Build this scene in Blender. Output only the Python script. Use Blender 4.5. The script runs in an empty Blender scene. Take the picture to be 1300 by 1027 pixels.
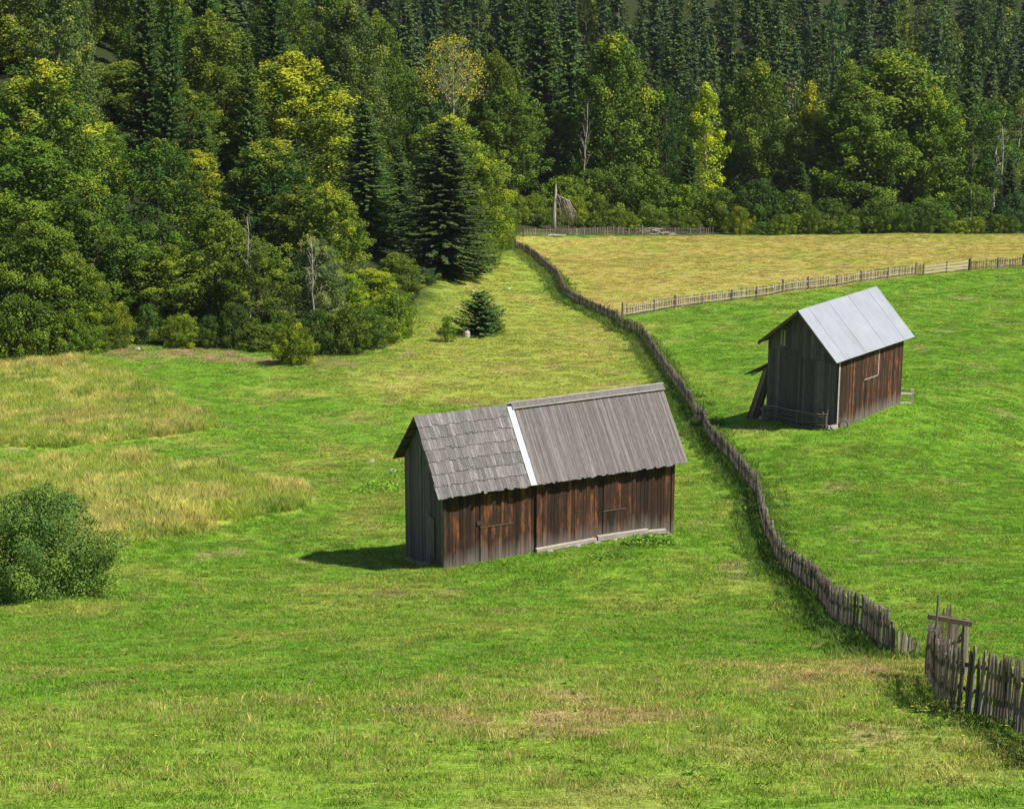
import bpy, math, time
import numpy as np
from mathutils import Vector
T0 = time.time()
R = math.radians
PI = math.pi
SC = bpy.context.scene
COL = SC.collection

# ------------------------------------------------------------------ camera model (for measuring positions on the ground)
F, PITCH, CX0, CY0 = 2932.0, R(18.0), 650.0, 513.5
FWD = np.array([0, math.cos(PITCH), -math.sin(PITCH)])
RIGHT = np.array([1.0, 0, 0])
UPV = np.array([0, math.sin(PITCH), math.cos(PITCH)])
def ray(x, y):
    return FWD + RIGHT * ((x - CX0) / F) - UPV * ((y - CY0) / F)
def at_depth(x, y, d):
    return ray(x, y) * d
def proj(P):
    d = P @ FWD
    return CX0 + F * (P @ RIGHT) / d, CY0 - F * (P @ UPV) / d

# ------------------------------------------------------------------ noise
def _h(ix, iy, s):
    n = (ix * 374761393 + iy * 668265263 + s * 974634777) & 0x7fffffff
    n = ((n ^ (n >> 13)) * 1274126177) & 0x7fffffff
    n = (n ^ (n >> 16)) & 0xffff
    return n / 65535.0
def vnoise(x, y, s=0):
    x = np.asarray(x, float); y = np.asarray(y, float)
    ix = np.floor(x).astype(np.int64); iy = np.floor(y).astype(np.int64)
    fx = x - ix; fy = y - iy
    fx = fx * fx * (3 - 2 * fx); fy = fy * fy * (3 - 2 * fy)
    a = _h(ix, iy, s); b = _h(ix + 1, iy, s); c = _h(ix, iy + 1, s); d = _h(ix + 1, iy + 1, s)
    return (a * (1 - fx) + b * fx) * (1 - fy) + (c * (1 - fx) + d * fx) * fy * 1.0
def fbm(x, y, s=0, o=4):
    v = 0; a = .5; t = 0
    for k in range(o):
        v = v + a * vnoise(x * 2 ** k, y * 2 ** k, s + 17 * k); t += a; a *= .5
    return v / t

# ------------------------------------------------------------------ terrain
DY = np.array([1027, 937, 870, 800, 750, 700, 630, 545, 470, 400, 340, 300, 290.])[::-1]
DD = np.array([29, 35.5, 44, 61, 75, 86, 105, 136, 163, 197, 238, 287, 300.])[::-1]
def depth_of(px, py):
    d = np.exp(np.interp(py, DY, np.log(DD)))
    d *= 1 - .12 * math.exp(-((px - 1130) / 190) ** 2 - ((py - 525) / 75) ** 2)
    d *= 1 - .045 * math.exp(-((px - 1000) / 220) ** 2 - ((py - 850) / 40) ** 2)
    return d
def treeline(px):
    return np.interp(px, [-150, 100, 130, 330, 450, 500, 560, 620, 640, 700, 1450],
                     [465, 460, 440, 445, 455, 440, 370, 345, 305, 297, 297])
BARN = dict(yaw=R(67.31), Lr=4.89, Wr=2.30, Lw=4.47, Ww=2.01, ze=2.72, zr=5.05, anchor=(565, 720, 82), off=(3.35, 3.58), sh=.06)
SHED = dict(yaw=R(44.91), Lr=3.44, Wr=2.66, Lw=2.88, Ww=2.34, ze=3.55, zr=5.84, anchor=(1061, 538, 122), off=(.38, 3.69), sh=-.05)
for B in (BARN, SHED):
    A = at_depth(*B['anchor']); B['A'] = A
    B['C'] = A + np.array([B['off'][0], B['off'][1], 0])
    B['a'] = np.array([math.sin(B['yaw']), math.cos(B['yaw']), 0]); B['b'] = np.array([math.cos(B['yaw']), -math.sin(B['yaw']), 0])
def corner(B, s, t):
    return B['C'] + B['a'] * s * B['Lw'] + B['b'] * t * B['Ww']
def z_at(P, py):            # height at which the vertical through P meets image row py
    v = (py - CY0) / F
    # (P.UP + z*cos)/(P.FWD - z*sin) = -v
    c, s = math.cos(PITCH), math.sin(PITCH)
    y = P[1]
    # up = y*s + z*c ; fwd = y*c - z*s ; up = -v*fwd
    return (-v * y * c - y * s) / (c - v * s)
ctrl = []
for py in [1027, 937, 870, 800, 750, 700, 650, 600, 545, 500, 470, 430, 400, 370, 340, 315, 300]:
    for px in [-150, 150, 450, 650, 850, 1050, 1250, 1450]:
        if py < treeline(px): continue
        if 380 < px < 900 and 640 < py < 740: continue
        P = at_depth(px, py, depth_of(px, py)); ctrl.append(P)
for B, pts in ((BARN, [(-1, 1, 720), (1, 1, 673), (-1, -1, 708)]), (SHED, [(-1, 1, 540), (1, 1, 510), (-1, -1, 530)])):
    for s, t, py in pts:
        P = corner(B, s, t); ctrl.append(np.array([P[0], P[1], z_at(P, py)]))
for X, Y, Z in [(-90, 195, -46.5), (-50, 200, -47), (-30, 215, -50.5), (-90, 250, -41), (-50, 252, -42.5), (-22, 270, -55),
                (-120, 310, -42), (-60, 330, -52), (0, 335, -77), (70, 335, -78), (130, 320, -74),
                (-130, 400, -74), (0, 400, -88), (130, 400, -88), (-140, 450, -88), (0, 450, -90), (140, 450, -90),
                (-160, 520, -72), (0, 520, -74), (160, 520, -76), (-200, 620, -30), (0, 620, -33), (200, 620, -36),
                (-260, 760, 32), (0, 760, 30), (260, 760, 28), (-300, 920, 95), (0, 920, 92), (300, 920, 90),
                (0, 0, -2.0), (-20, 0, -2), (20, 0, -2), (0, -25, 6), (-30, -25, 6), (30, -25, 6), (-8, 12, -7.2), (8, 12, -7.2),
                (-60, 60, -25), (60, 60, -25), (-90, 130, -43), (90, 130, -43)]:
    ctrl.append(np.array([X, Y, Z], float))
ctrl = np.array(ctrl)
def _phi(r2): return np.where(r2 > 0, .5 * r2 * np.log(r2 + 1e-12), 0)
_S = 100.0
_Q = ctrl[:, :2] / _S
_n = len(_Q)
_K = _phi(((_Q[:, None] - _Q[None]) ** 2).sum(-1)) + np.eye(_n) * 4e-4
_Pm = np.c_[np.ones(_n), _Q]
_Amat = np.block([[_K, _Pm], [_Pm.T, np.zeros((3, 3))]])
_W = np.linalg.solve(_Amat, np.r_[ctrl[:, 2] / _S, 0, 0, 0])
def base_h(X, Y):
    X = np.asarray(X, float); Y = np.asarray(Y, float); sh = X.shape
    Q = np.c_[X.ravel(), Y.ravel()] / _S
    out = np.empty(len(Q))
    for i in range(0, len(Q), 20000):
        q = Q[i:i + 20000]
        out[i:i + 20000] = _phi(((q[:, None] - _Q[None]) ** 2).sum(-1)) @ _W[:_n] + _W[_n] + q @ _W[_n + 1:]
    return (out * _S).reshape(sh)
def gauss(X, Y, x, y, rx, ry, ang=0):
    c, s = math.cos(ang), math.sin(ang); dx = X - x; dy = Y - y
    return np.exp(-((c * dx + s * dy) / rx) ** 2 - ((-s * dx + c * dy) / ry) ** 2)
def bumps(X, Y):
    X = np.asarray(X, float); Y = np.asarray(Y, float)
    k = np.clip((Y - 20) / 30, 0, 1)
    z = (fbm(X / 9, Y / 9, 3, 3) - .5) * .55 + (fbm(X / 2.3, Y / 2.3, 9, 3) - .5) * .10 + (vnoise(X / .6, Y / .6, 5) - .5) * .022
    for B in (BARN, SHED):
        z = z * (1 - .85 * gauss(X, Y, B['C'][0], B['C'][1], 6, 6))
    z = z * (.35 + .65 * k)
    if 'PB' in globals(): z = z + .32 * soft(X, Y, PA, 1.1, .3, 2.5, 50) + .32 * soft(X, Y, PB, 1.1, .3, 2.5, 60)
    return z
def ground_h(X, Y): return base_h(X, Y) + bumps(X, Y)
def on_ground(px, py, smooth=False):
    f = base_h if smooth else ground_h
    r = ray(px, py); d0 = depth_of(px, py) if py > 290 else 300
    ds = np.linspace(d0 * .6, d0 * 1.7, 900)
    P = r[None] * ds[:, None]
    diff = P[:, 2] - f(P[:, 0], P[:, 1])
    k = np.argmax(diff < 0)
    if diff[k] >= 0: k = len(ds) - 1
    t = diff[k - 1] / (diff[k - 1] - diff[k] + 1e-9) if k > 0 else 0
    return P[k - 1] * (1 - t) + P[k] * t
def gz(x, y): return float(ground_h(np.array([x]), np.array([y]))[0])

# ------------------------------------------------------------------ materials
def mat(name):
    m = bpy.data.materials.new(name); m.use_nodes = True
    nt = m.node_tree; nt.nodes.clear()
    return m, nt
class NT:
    def __init__(s, name):
        s.m, s.t = mat(name)
        s.out = s.t.nodes.new('ShaderNodeOutputMaterial')
    def n(s, typ, **kw):
        nd = s.t.nodes.new(typ)
        for k, v in kw.items():
            if k.startswith('i_'):
                key = k[2:].replace('_', ' ')
                nd.inputs[int(key) if key.isdigit() else key].default_value = v
            else: setattr(nd, k, v)
        return nd
    def l(s, a, b): s.t.links.new(a, b)
    def val(s, sock, v):
        if hasattr(v, 'links') or isinstance(v, bpy.types.NodeSocket): s.l(v, sock)
        else: sock.default_value = v
    def noise(s, vec, scale, detail=3, rough=.55, dist=0):
        nd = s.n('ShaderNodeTexNoise'); nd.inputs['Scale'].default_value = scale; nd.inputs['Detail'].default_value = detail
        nd.inputs['Roughness'].default_value = rough; nd.inputs['Distortion'].default_value = dist
        if vec is not None: s.l(vec, nd.inputs['Vector'])
        return nd.outputs['Fac']
    def mapv(s, vec, scale=(1, 1, 1), loc=(0, 0, 0)):
        nd = s.n('ShaderNodeMapping'); nd.inputs['Scale'].default_value = scale; nd.inputs['Location'].default_value = loc
        s.l(vec, nd.inputs['Vector']); return nd.outputs[0]
    def ramp(s, fac, stops):
        nd = s.n('ShaderNodeValToRGB'); cr = nd.color_ramp
        while len(cr.elements) < len(stops): cr.elements.new(.5)
        for e, (p, c) in zip(cr.elements, stops):
            e.position = p; e.color = (c, c, c, 1) if not hasattr(c, '__len__') else (*c, 1)
        s.l(fac, nd.inputs[0]); return nd.outputs[0]
    def mix(s, fac, a, b, mode='MIX'):
        nd = s.n('ShaderNodeMix'); nd.data_type = 'RGBA'; nd.blend_type = mode
        s.val(nd.inputs[0], fac)
        for i, v in ((6, a), (7, b)):
            if isinstance(v, bpy.types.NodeSocket): s.l(v, nd.inputs[i])
            else: nd.inputs[i].default_value = (*v, 1) if len(v) == 3 else v
        return nd.outputs[2]
    def math(s, op, a, b=0, clamp=False):
        nd = s.n('ShaderNodeMath', operation=op); nd.use_clamp = clamp
        s.val(nd.inputs[0], a); s.val(nd.inputs[1], b); return nd.outputs[0]
    def attr(s, name, typ='GEOMETRY', out='Fac'):
        nd = s.n('ShaderNodeAttribute', attribute_name=name, attribute_type=typ); return nd.outputs[out]
    def principled(s, color, rough=.8, spec=.3, metal=0, bump=None, bstr=.3, bdist=.02):
        p = s.n('ShaderNodeBsdfPrincipled')
        s.val(p.inputs['Base Color'], color if isinstance(color, bpy.types.NodeSocket) else (*color, 1))
        s.val(p.inputs['Roughness'], rough); p.inputs['Specular IOR Level'].default_value = spec; p.inputs['Metallic'].default_value = metal
        if bump is not None:
            b = s.n('ShaderNodeBump'); b.inputs['Strength'].default_value = bstr; b.inputs['Distance'].default_value = bdist
            s.l(bump, b.inputs['Height']); s.l(b.outputs[0], p.inputs['Normal'])
        return p.outputs[0]
    def done(s, sh): s.l(sh, s.out.inputs['Surface']); return s.m

def m_ground():
    g = NT('meadow_ground')
    pos = g.n('ShaderNodeNewGeometry').outputs['Position']
    c = g.attr('tint', out='Color')
    n1 = g.noise(pos, 1.3, 5, .65); n2 = g.noise(pos, 9, 4, .7); n3 = 0
    k = g.ramp(n2, [(.32, .4), (.66, 1.55)])
    col = g.mix(1, c, k, 'MULTIPLY')
    k2 = g.ramp(n1, [(.3, (.75, .8, .7)), (.7, (1.2, 1.12, 1.1))])
    col = g.mix(1, col, k2, 'MULTIPLY')
    h = g.math('ADD', g.math('MULTIPLY', n2, .6), g.noise(pos, 30, 2))
    return g.done(g.principled(col, .95, .1, bump=h, bstr=.6, bdist=.04))
def m_leaf(name, hue_var=.25, trans=.16, ycol=(.30, .32, .014)):
    g = NT(name)
    oi = g.n('ShaderNodeObjectInfo'); tc = g.n('ShaderNodeTexCoord').outputs['Object']
    rnd = g.attr('rnd'); cl = g.attr('cl')
    col = oi.outputs['Color']
    k = g.ramp(rnd, [(0, (.62, .66, .6)), (1, (1.45, 1.32, 1.5))])
    col2 = g.mix(1, col, k, 'MULTIPLY')
    k2 = g.ramp(cl, [(0, (.52, .60, .66)), (.55, (1.0, 1.0, 1.0)), (1, (1.65, 1.42, 1.0))])  # random clump leaf tone, range widened to put lit and shaded contrast into colour
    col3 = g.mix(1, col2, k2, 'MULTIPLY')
    # autumn leaves: amount in the object's alpha, gathered in a few sprays and towards the top
    n = g.noise(tc, .55, 3, .6)
    sep = g.n('ShaderNodeSeparateXYZ'); g.l(tc, sep.inputs[0])
    hgt = g.math('MULTIPLY', sep.outputs[2], .028)
    f = g.math('ADD', g.math('ADD', n, hgt), g.math('MULTIPLY', cl, .25))
    thr = g.math('SUBTRACT', 1.5, oi.outputs['Alpha'])
    f = g.math('MULTIPLY', g.math('SUBTRACT', f, thr), 5.0, True)
    yc = g.mix(1, ycol, k, 'MULTIPLY')
    colf = g.mix(f, col3, yc)
    p = g.principled(colf, .7, .15)
    t = g.n('ShaderNodeBsdfTranslucent'); g.l(g.mix(1, colf, (1.25, 1.35, .6), 'MULTIPLY'), t.inputs[0])
    ms = g.n('ShaderNodeMixShader'); ms.inputs[0].default_value = trans
    g.l(p, ms.inputs[1]); g.l(t.outputs[0], ms.inputs[2])
    return g.done(ms.outputs[0])
def m_grass(name):
    g = NT(name)
    c = g.attr('tint', 'INSTANCER', 'Color'); rnd = g.attr('rnd')
    col = g.mix(1, c, g.ramp(rnd, [(0, (.55, .62, .5)), (.75, (1.2, 1.15, 1.2)), (1, (2.0, 1.5, 2.2))]), 'MULTIPLY')
    p = g.principled(col, .55, .25)
    t = g.n('ShaderNodeBsdfTranslucent'); g.l(g.mix(1, col, (1.2, 1.3, .7), 'MULTIPLY'), t.inputs[0])
    ms = g.n('ShaderNodeMixShader'); ms.inputs[0].default_value = .35
    g.l(p, ms.inputs[1]); g.l(t.outputs[0], ms.inputs[2])
    return g.done(ms.outputs[0])
def m_bark(name, base=(.16, .13, .10), dark=(.05, .04, .03)):
    g = NT(name)
    tc = g.n('ShaderNodeTexCoord').outputs['Object']
    n = g.noise(g.mapv(tc, (3, 3, .8)), 2.5, 5, .7)
    col = g.ramp(n, [(.3, dark), (.62, base)])
    return g.done(g.principled(col, .9, .15, bump=n, bstr=.5, bdist=.05))
def m_wood(name, stops, streak=(7, 7, .9), rot=None, bleach=None, rough=.85, spec=.2, vary=.5, grainsc=3.0):
    """weathered boards: stops = colours picked per board (face attribute rnd) and by grain noise"""
    g = NT(name)
    tc = g.n('ShaderNodeTexCoord').outputs['Object']
    rnd = g.attr('rnd')
    v = g.n('ShaderNodeVectorMath', operation='ADD'); g.l(tc, v.inputs[0])
    cx = g.n('ShaderNodeCombineXYZ'); g.l(g.math('MULTIPLY', rnd, 37), cx.inputs[0]); g.l(g.math('MULTIPLY', rnd, 91), cx.inputs[2]); g.l(cx.outputs[0], v.inputs[1])
    vec = g.mapv(v.outputs[0], streak)
    n = g.noise(vec, grainsc * .5, 4, .6); fine = g.noise(vec, grainsc * 2.2, 3, .7)
    n = g.math('ADD', g.math('MULTIPLY', g.math('SUBTRACT', n, .5), 1.7), .5)
    f = g.math('ADD', g.math('MULTIPLY', rnd, vary), g.math('MULTIPLY', n, 1 - vary))
    col = g.ramp(f, stops)
    col = g.mix(1, col, g.ramp(fine, [(.3, .55), (.7, 1.4)]), 'MULTIPLY')
    if bleach:
        sep = g.n('ShaderNodeSeparateXYZ'); g.l(tc, sep.inputs[0])
        e = g.math('ADD', sep.outputs[2], g.math('MULTIPLY', g.math('SUBTRACT', g.noise(g.mapv(tc, (4, 4, .4)), 1.2, 3), .5), bleach[2]))
        e = g.math('SUBTRACT', e, g.math('MULTIPLY', g.attr('low'), 1))
        m = g.math('SUBTRACT', 1, g.math('DIVIDE', e, bleach[0], True), True)
        col = g.mix(g.math('MULTIPLY', m, .8), col, bleach[1])
    return g.done(g.principled(col, rough, spec, bump=fine, bstr=.35, bdist=.01))

M = {}
M['ground'] = m_ground()
M['leaf'] = m_leaf('broad_leaves'); M['needle'] = m_leaf('spruce_needles', trans=.12)
M['grass'] = m_grass('grass_blades')
M['bark'] = m_bark('dark_bark'); M['pale'] = m_bark('pale_bark', (.42, .38, .32), (.14, .12, .10)); M['deadwood'] = m_bark('dead_wood', (.36, .31, .25), (.14, .12, .10))
M['wallred'] = m_wood('sunburnt_boards', [(.0, (.010, .008, .007)), (.25, (.022, .015, .012)), (.42, (.040, .022, .015)), (.62, (.056, .030, .020)), (.71, (.13, .050, .022)), (.75, (.25, .088, .028)), (.80, (.065, .046, .036)), (1, (.15, .128, .11))],
                      bleach=(.75, (.175, .155, .14), 1.3), vary=.42)
M['wallgrey'] = m_wood('shade_side_boards', [(0, (.040, .034, .034)), (.4, (.082, .070, .070)), (.75, (.132, .115, .116)), (1, (.27, .245, .245))], vary=.55)
M['shingle'] = m_wood('grey_shingles', [(0, (.075, .068, .066)), (.4, (.125, .115, .111)), (.7, (.165, .153, .148)), (1, (.29, .27, .26))], streak=(7, .7, .7), vary=.5)
M['roofboard'] = m_wood('grey_roof_boards', [(0, (.068, .060, .057)), (.45, (.125, .112, .106)), (.75, (.17, .155, .147)), (1, (.29, .27, .25))], streak=(14, .6, .6), vary=.45)
M['ridge'] = m_wood('bleached_ridge_boards', [(0, (.16, .145, .13)), (1, (.25, .23, .21))], streak=(.6, 8, 8), vary=.4)
M['sill'] = m_wood('bleached_sill_beam', [(0, (.22, .19, .165)), (.6, (.34, .30, .26)), (1, (.42, .38, .33))], streak=(.6, 8, 8), vary=.3)
M['fence'] = m_wood('weathered_picket_wood', [(0, (.060, .046, .034)), (.35, (.11, .088, .068)), (.65, (.165, .138, .112)), (.85, (.25, .215, .18)), (1, (.33, .285, .23))], vary=.6)
M['fencelight'] = m_wood('bleached_rail_wood', [(0, (.22, .2, .17)), (.6, (.33, .30, .26)), (1, (.42, .38, .33))], vary=.5)
M['board'] = m_wood('loose_brown_boards', [(0, (.07, .045, .03)), (.6, (.16, .11, .075)), (1, (.26, .2, .15))], vary=.6)
def m_stone():
    g = NT('field_stone'); tc = g.n('ShaderNodeTexCoord').outputs['Object']
    n = g.noise(tc, 5, 5, .65)
    return g.done(g.principled(g.ramp(n, [(.3, (.16, .15, .13)), (.7, (.38, .36, .32))]), .9, .2, bump=n, bstr=.6, bdist=.04))
M['stone'] = m_stone()
def m_metal():
    g = NT('galvanised_sheet'); tc = g.n('ShaderNodeTexCoord').outputs['Object']
    rnd = g.attr('rnd')
    n = g.noise(g.mapv(tc, (6, .6, .6)), 2, 4, .6); n2 = g.noise(tc, .8, 3)
    c = g.mix(1, g.ramp(n, [(.3, (.205, .225, .255)), (.7, (.245, .265, .295))]), g.ramp(n2, [(.3, .9), (.7, 1.08)]), 'MULTIPLY')
    c = g.mix(1, c, g.ramp(rnd, [(0, .94), (1, 1.05)]), 'MULTIPLY')
    return g.done(g.principled(c, .75, .25, 0, bump=n, bstr=.12, bdist=.01))
M['metal'] = m_metal()
def m_white():
    g = NT('white_sheet_strip'); tc = g.n('ShaderNodeTexCoord').outputs['Object']
    n = g.noise(g.mapv(tc, (2, 6, 6)), 1.5, 3)
    return g.done(g.principled(g.ramp(n, [(.35, (.19, .22, .27)), (.6, (.28, .28, .28))]), .45, .4))
M['white'] = m_white()
def m_plain(name, c, rough=.8):
    g = NT(name); tc = g.n('ShaderNodeTexCoord').outputs['Object']
    n = g.noise(tc, 6, 4)
    return g.done(g.principled(g.mix(1, c, g.ramp(n, [(.3, .7), (.7, 1.25)]), 'MULTIPLY'), rough, .2))
M['rust'] = m_plain('rusty_tin', (.05, .05, .055), .6)
M['flower'] = m_plain('yellow_petals', (.6, .45, .02))
M['dark'] = m_plain('dark_inside', (.02, .017, .014))

# ------------------------------------------------------------------ mesh helpers
def make_mesh(name, V, faces_idx, counts, material=None, attrs=None, smooth=False):
    me = bpy.data.meshes.new(name)
    V = np.asarray(V, np.float32); nf = len(counts)
    me.vertices.add(len(V)); me.vertices.foreach_set('co', V.ravel())
    fi = np.asarray(faces_idx, np.int32).ravel(); cn = np.asarray(counts, np.int32)
    me.loops.add(len(fi)); me.loops.foreach_set('vertex_index', fi)
    me.polygons.add(nf); st = np.zeros(nf, np.int32); st[1:] = np.cumsum(cn)[:-1]
    me.polygons.foreach_set('loop_start', st)
    me.update(calc_edges=True)
    me.polygons.foreach_set('use_smooth', np.full(nf, bool(smooth)))
    for k, a in (attrs or {}).items():
        at = me.attributes.new(k, 'FLOAT', 'FACE'); at.data.foreach_set('value', np.asarray(a, np.float32))
    if material: me.materials.append(material)
    me.validate()
    return me
class MB:
    """collects boxes, tubes and quads, built as ONE mesh"""
    def __init__(s): s.V = []; s.F = []; s.r = []; s.lo = []; s.n = 0
    def add(s, V, Fc, rnd=0.5, low=0.0):
        V = np.asarray(V, float); s.V.append(V)
        for f in Fc: s.F.append([i + s.n for i in f]); s.r.append(rnd); s.lo.append(low)
        s.n += len(V)
    def box(s, c, sx, sy, sz, rnd=.5, R3=None, low=0.0):     # centre, half sizes
        V = np.array([[i * sx, j * sy, k * sz] for k in (-1, 1) for j in (-1, 1) for i in (-1, 1)], float)
        if R3 is not None: V = V @ np.asarray(R3).T
        s.add(V + np.asarray(c), [(0, 2, 3, 1), (4, 5, 7, 6), (0, 1, 5, 4), (2, 6, 7, 3), (0, 4, 6, 2), (1, 3, 7, 5)], rnd, low)
    def prism(s, A, B, rnd=.5, low=0.0):                      # two matching rings of points
        n = len(A); V = list(A) + list(B)
        Fc = [tuple(range(n))[::-1], tuple(range(n, 2 * n))] + [(i, (i + 1) % n, n + (i + 1) % n, n + i) for i in range(n)]
        s.add(V, Fc, rnd, low)
    def beam(s, P, Q, w, h, rnd=.5, up=(0, 0, 1)):            # bar from P to Q
        P = np.asarray(P, float); Q = np.asarray(Q, float); d = Q - P; d /= np.linalg.norm(d) + 1e-9
        u = np.asarray(up, float); sd = np.cross(d, u); sd /= np.linalg.norm(sd) + 1e-9; u = np.cross(sd, d)
        ring = lambda X: [X + sd * w / 2 * i + u * h / 2 * j for i, j in ((-1, -1), (1, -1), (1, 1), (-1, 1))]
        s.prism(ring(P), ring(Q), rnd)
    def tube(s, pts, rad, k=6, rnd=.5):
        pts = np.asarray(pts, float); m = len(pts); V = []
        for i in range(m):
            d = pts[min(i + 1, m - 1)] - pts[max(i - 1, 0)]; d /= np.linalg.norm(d) + 1e-9
            a = np.array([1, 0, 0]) if abs(d[0]) < .8 else np.array([0, 1, 0])
            u = np.cross(d, a); u /= np.linalg.norm(u); w = np.cross(d, u)
            for j in range(k):
                t = 2 * PI * j / k; V.append(pts[i] + (u * math.cos(t) + w * math.sin(t)) * rad[i])
        Fc = [(i * k + j, i * k + (j + 1) % k, (i + 1) * k + (j + 1) % k, (i + 1) * k + j) for i in range(m - 1) for j in range(k)]
        Fc += [tuple(range(k))[::-1], tuple(range((m - 1) * k, m * k))]
        s.add(V, Fc, rnd)
    def mesh(s, name, material, smooth=False):
        return make_mesh(name, np.concatenate(s.V), np.concatenate([np.array(f) for f in s.F]), [len(f) for f in s.F], material, {'rnd': s.r, 'low': s.lo}, smooth)
    def build(s, name, material, parent=None, smooth=False, loc=None):
        return obj(name, s.mesh(name, material, smooth), parent, loc)
def obj(name, me, parent=None, loc=None, rot=None):
    o = bpy.data.objects.new(name, me); COL.objects.link(o)
    if parent is not None: o.parent = parent
    if loc is not None: o.location = loc
    if rot is not None: o.rotation_euler = rot
    return o
def tag(o, label=None, cat=None, group=None, kind=None):
    if label: o['label'] = label
    if cat: o['category'] = cat
    if group: o['group'] = group
    if kind: o['kind'] = kind
    return o
def thing(name, label, cat, loc=(0, 0, 0), rotz=0, group=None):
    o = bpy.data.objects.new(name, None); COL.objects.link(o); o.location = loc; o.rotation_euler = (0, 0, rotz)
    o.empty_display_size = .3
    return tag(o, label, cat, group)

# ------------------------------------------------------------------ ground colour
def poly_world(pts, smooth=True): return np.array([on_ground(x, y, True)[:2] for x, y in pts])
def inside(X, Y, P):
    r = np.zeros(X.shape, bool); n = len(P)
    for i in range(n):
        x1, y1 = P[i]; x2, y2 = P[(i + 1) % n]
        c = ((y1 > Y) != (y2 > Y)) & (X < (x2 - x1) * (Y - y1) / (y2 - y1 + 1e-12) + x1)
        r ^= c
    return r
def soft(X, Y, P, w, amp=1.0, sc=3.0, seed=50):
    wx = X + (fbm(X / sc, Y / sc, seed) - .5) * amp * 2; wy = Y + (fbm(X / sc, Y / sc, seed + 5) - .5) * amp * 3
    a = np.zeros(X.shape)
    offs = [(0, 0), (w, 0), (-w, 0), (0, w), (0, -w), (w * .7, w * .7), (-w * .7, w * .7), (w * .7, -w * .7), (-w * .7, -w * .7)]
    for dx, dy in offs: a += inside(wx + dx, wy + dy, P)
    return a / len(offs)
PA = poly_world([(-160, 468), (40, 462), (110, 458), (150, 468), (185, 488), (235, 512), (272, 530), (282, 543), (262, 556), (200, 562), (130, 572), (-160, 582)])
PB = poly_world([(-160, 608), (20, 600), (60, 590), (120, 586), (178, 578), (205, 592), (265, 598), (330, 610), (385, 622), (402, 632), (378, 652), (300, 668), (240, 684), (180, 696), (120, 715), (-160, 730)])
P_UP = poly_world([(645, 299), (722, 377), (788, 400), (900, 383), (1060, 364), (1240, 343), (1450, 326), (1450, 298), (900, 298)])
P_MID = poly_world([(500, 440), (560, 368), (640, 312), (715, 388), (790, 420), (835, 470), (830, 500), (640, 520), (480, 520), (430, 480)])
P_BANK = poly_world([(120, 441), (200, 446), (320, 447), (420, 455), (470, 462), (420, 470), (330, 462), (200, 455), (130, 456)])
P_FG = poly_world([(-150, 905), (200, 880), (420, 880), (640, 850), (900, 838), (1100, 830), (1180, 850), (1230, 905), (1250, 1027), (-150, 1027)])
P_FG2 = poly_world([(560, 905), (640, 880), (760, 875), (860, 893), (880, 915), (760, 932), (600, 935)])
P_FG3 = poly_world([(930, 860), (1000, 840), (1120, 838), (1150, 850), (1090, 872), (980, 880)])
P_RIGHT = poly_world([(790, 412), (900, 392), (1060, 372), (1240, 350), (1450, 335), (1450, 900), (1200, 800), (1060, 760), (975, 640), (880, 510), (840, 450)])
def tall_mask(X, Y): return np.maximum(soft(X, Y, PA, .25, .7, 2.5, 50), soft(X, Y, PB, .25, .7, 2.5, 60))
LUSH = np.array([.108, .228, .016]); LIME = np.array([.220, .290, .040]); DRY = np.array([.33, .29, .075]); STRAW = np.array([.40, .31, .13]); SOIL = np.array([.17, .12, .07]); OLIVE = np.array([.25, .31, .05])
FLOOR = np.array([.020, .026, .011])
def lerp(a, b, f): return a + (b - a) * f[..., None]
def ss(x, a, b): t = np.clip((x - a) / (b - a), 0, 1); return t * t * (3 - 2 * t)
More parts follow.
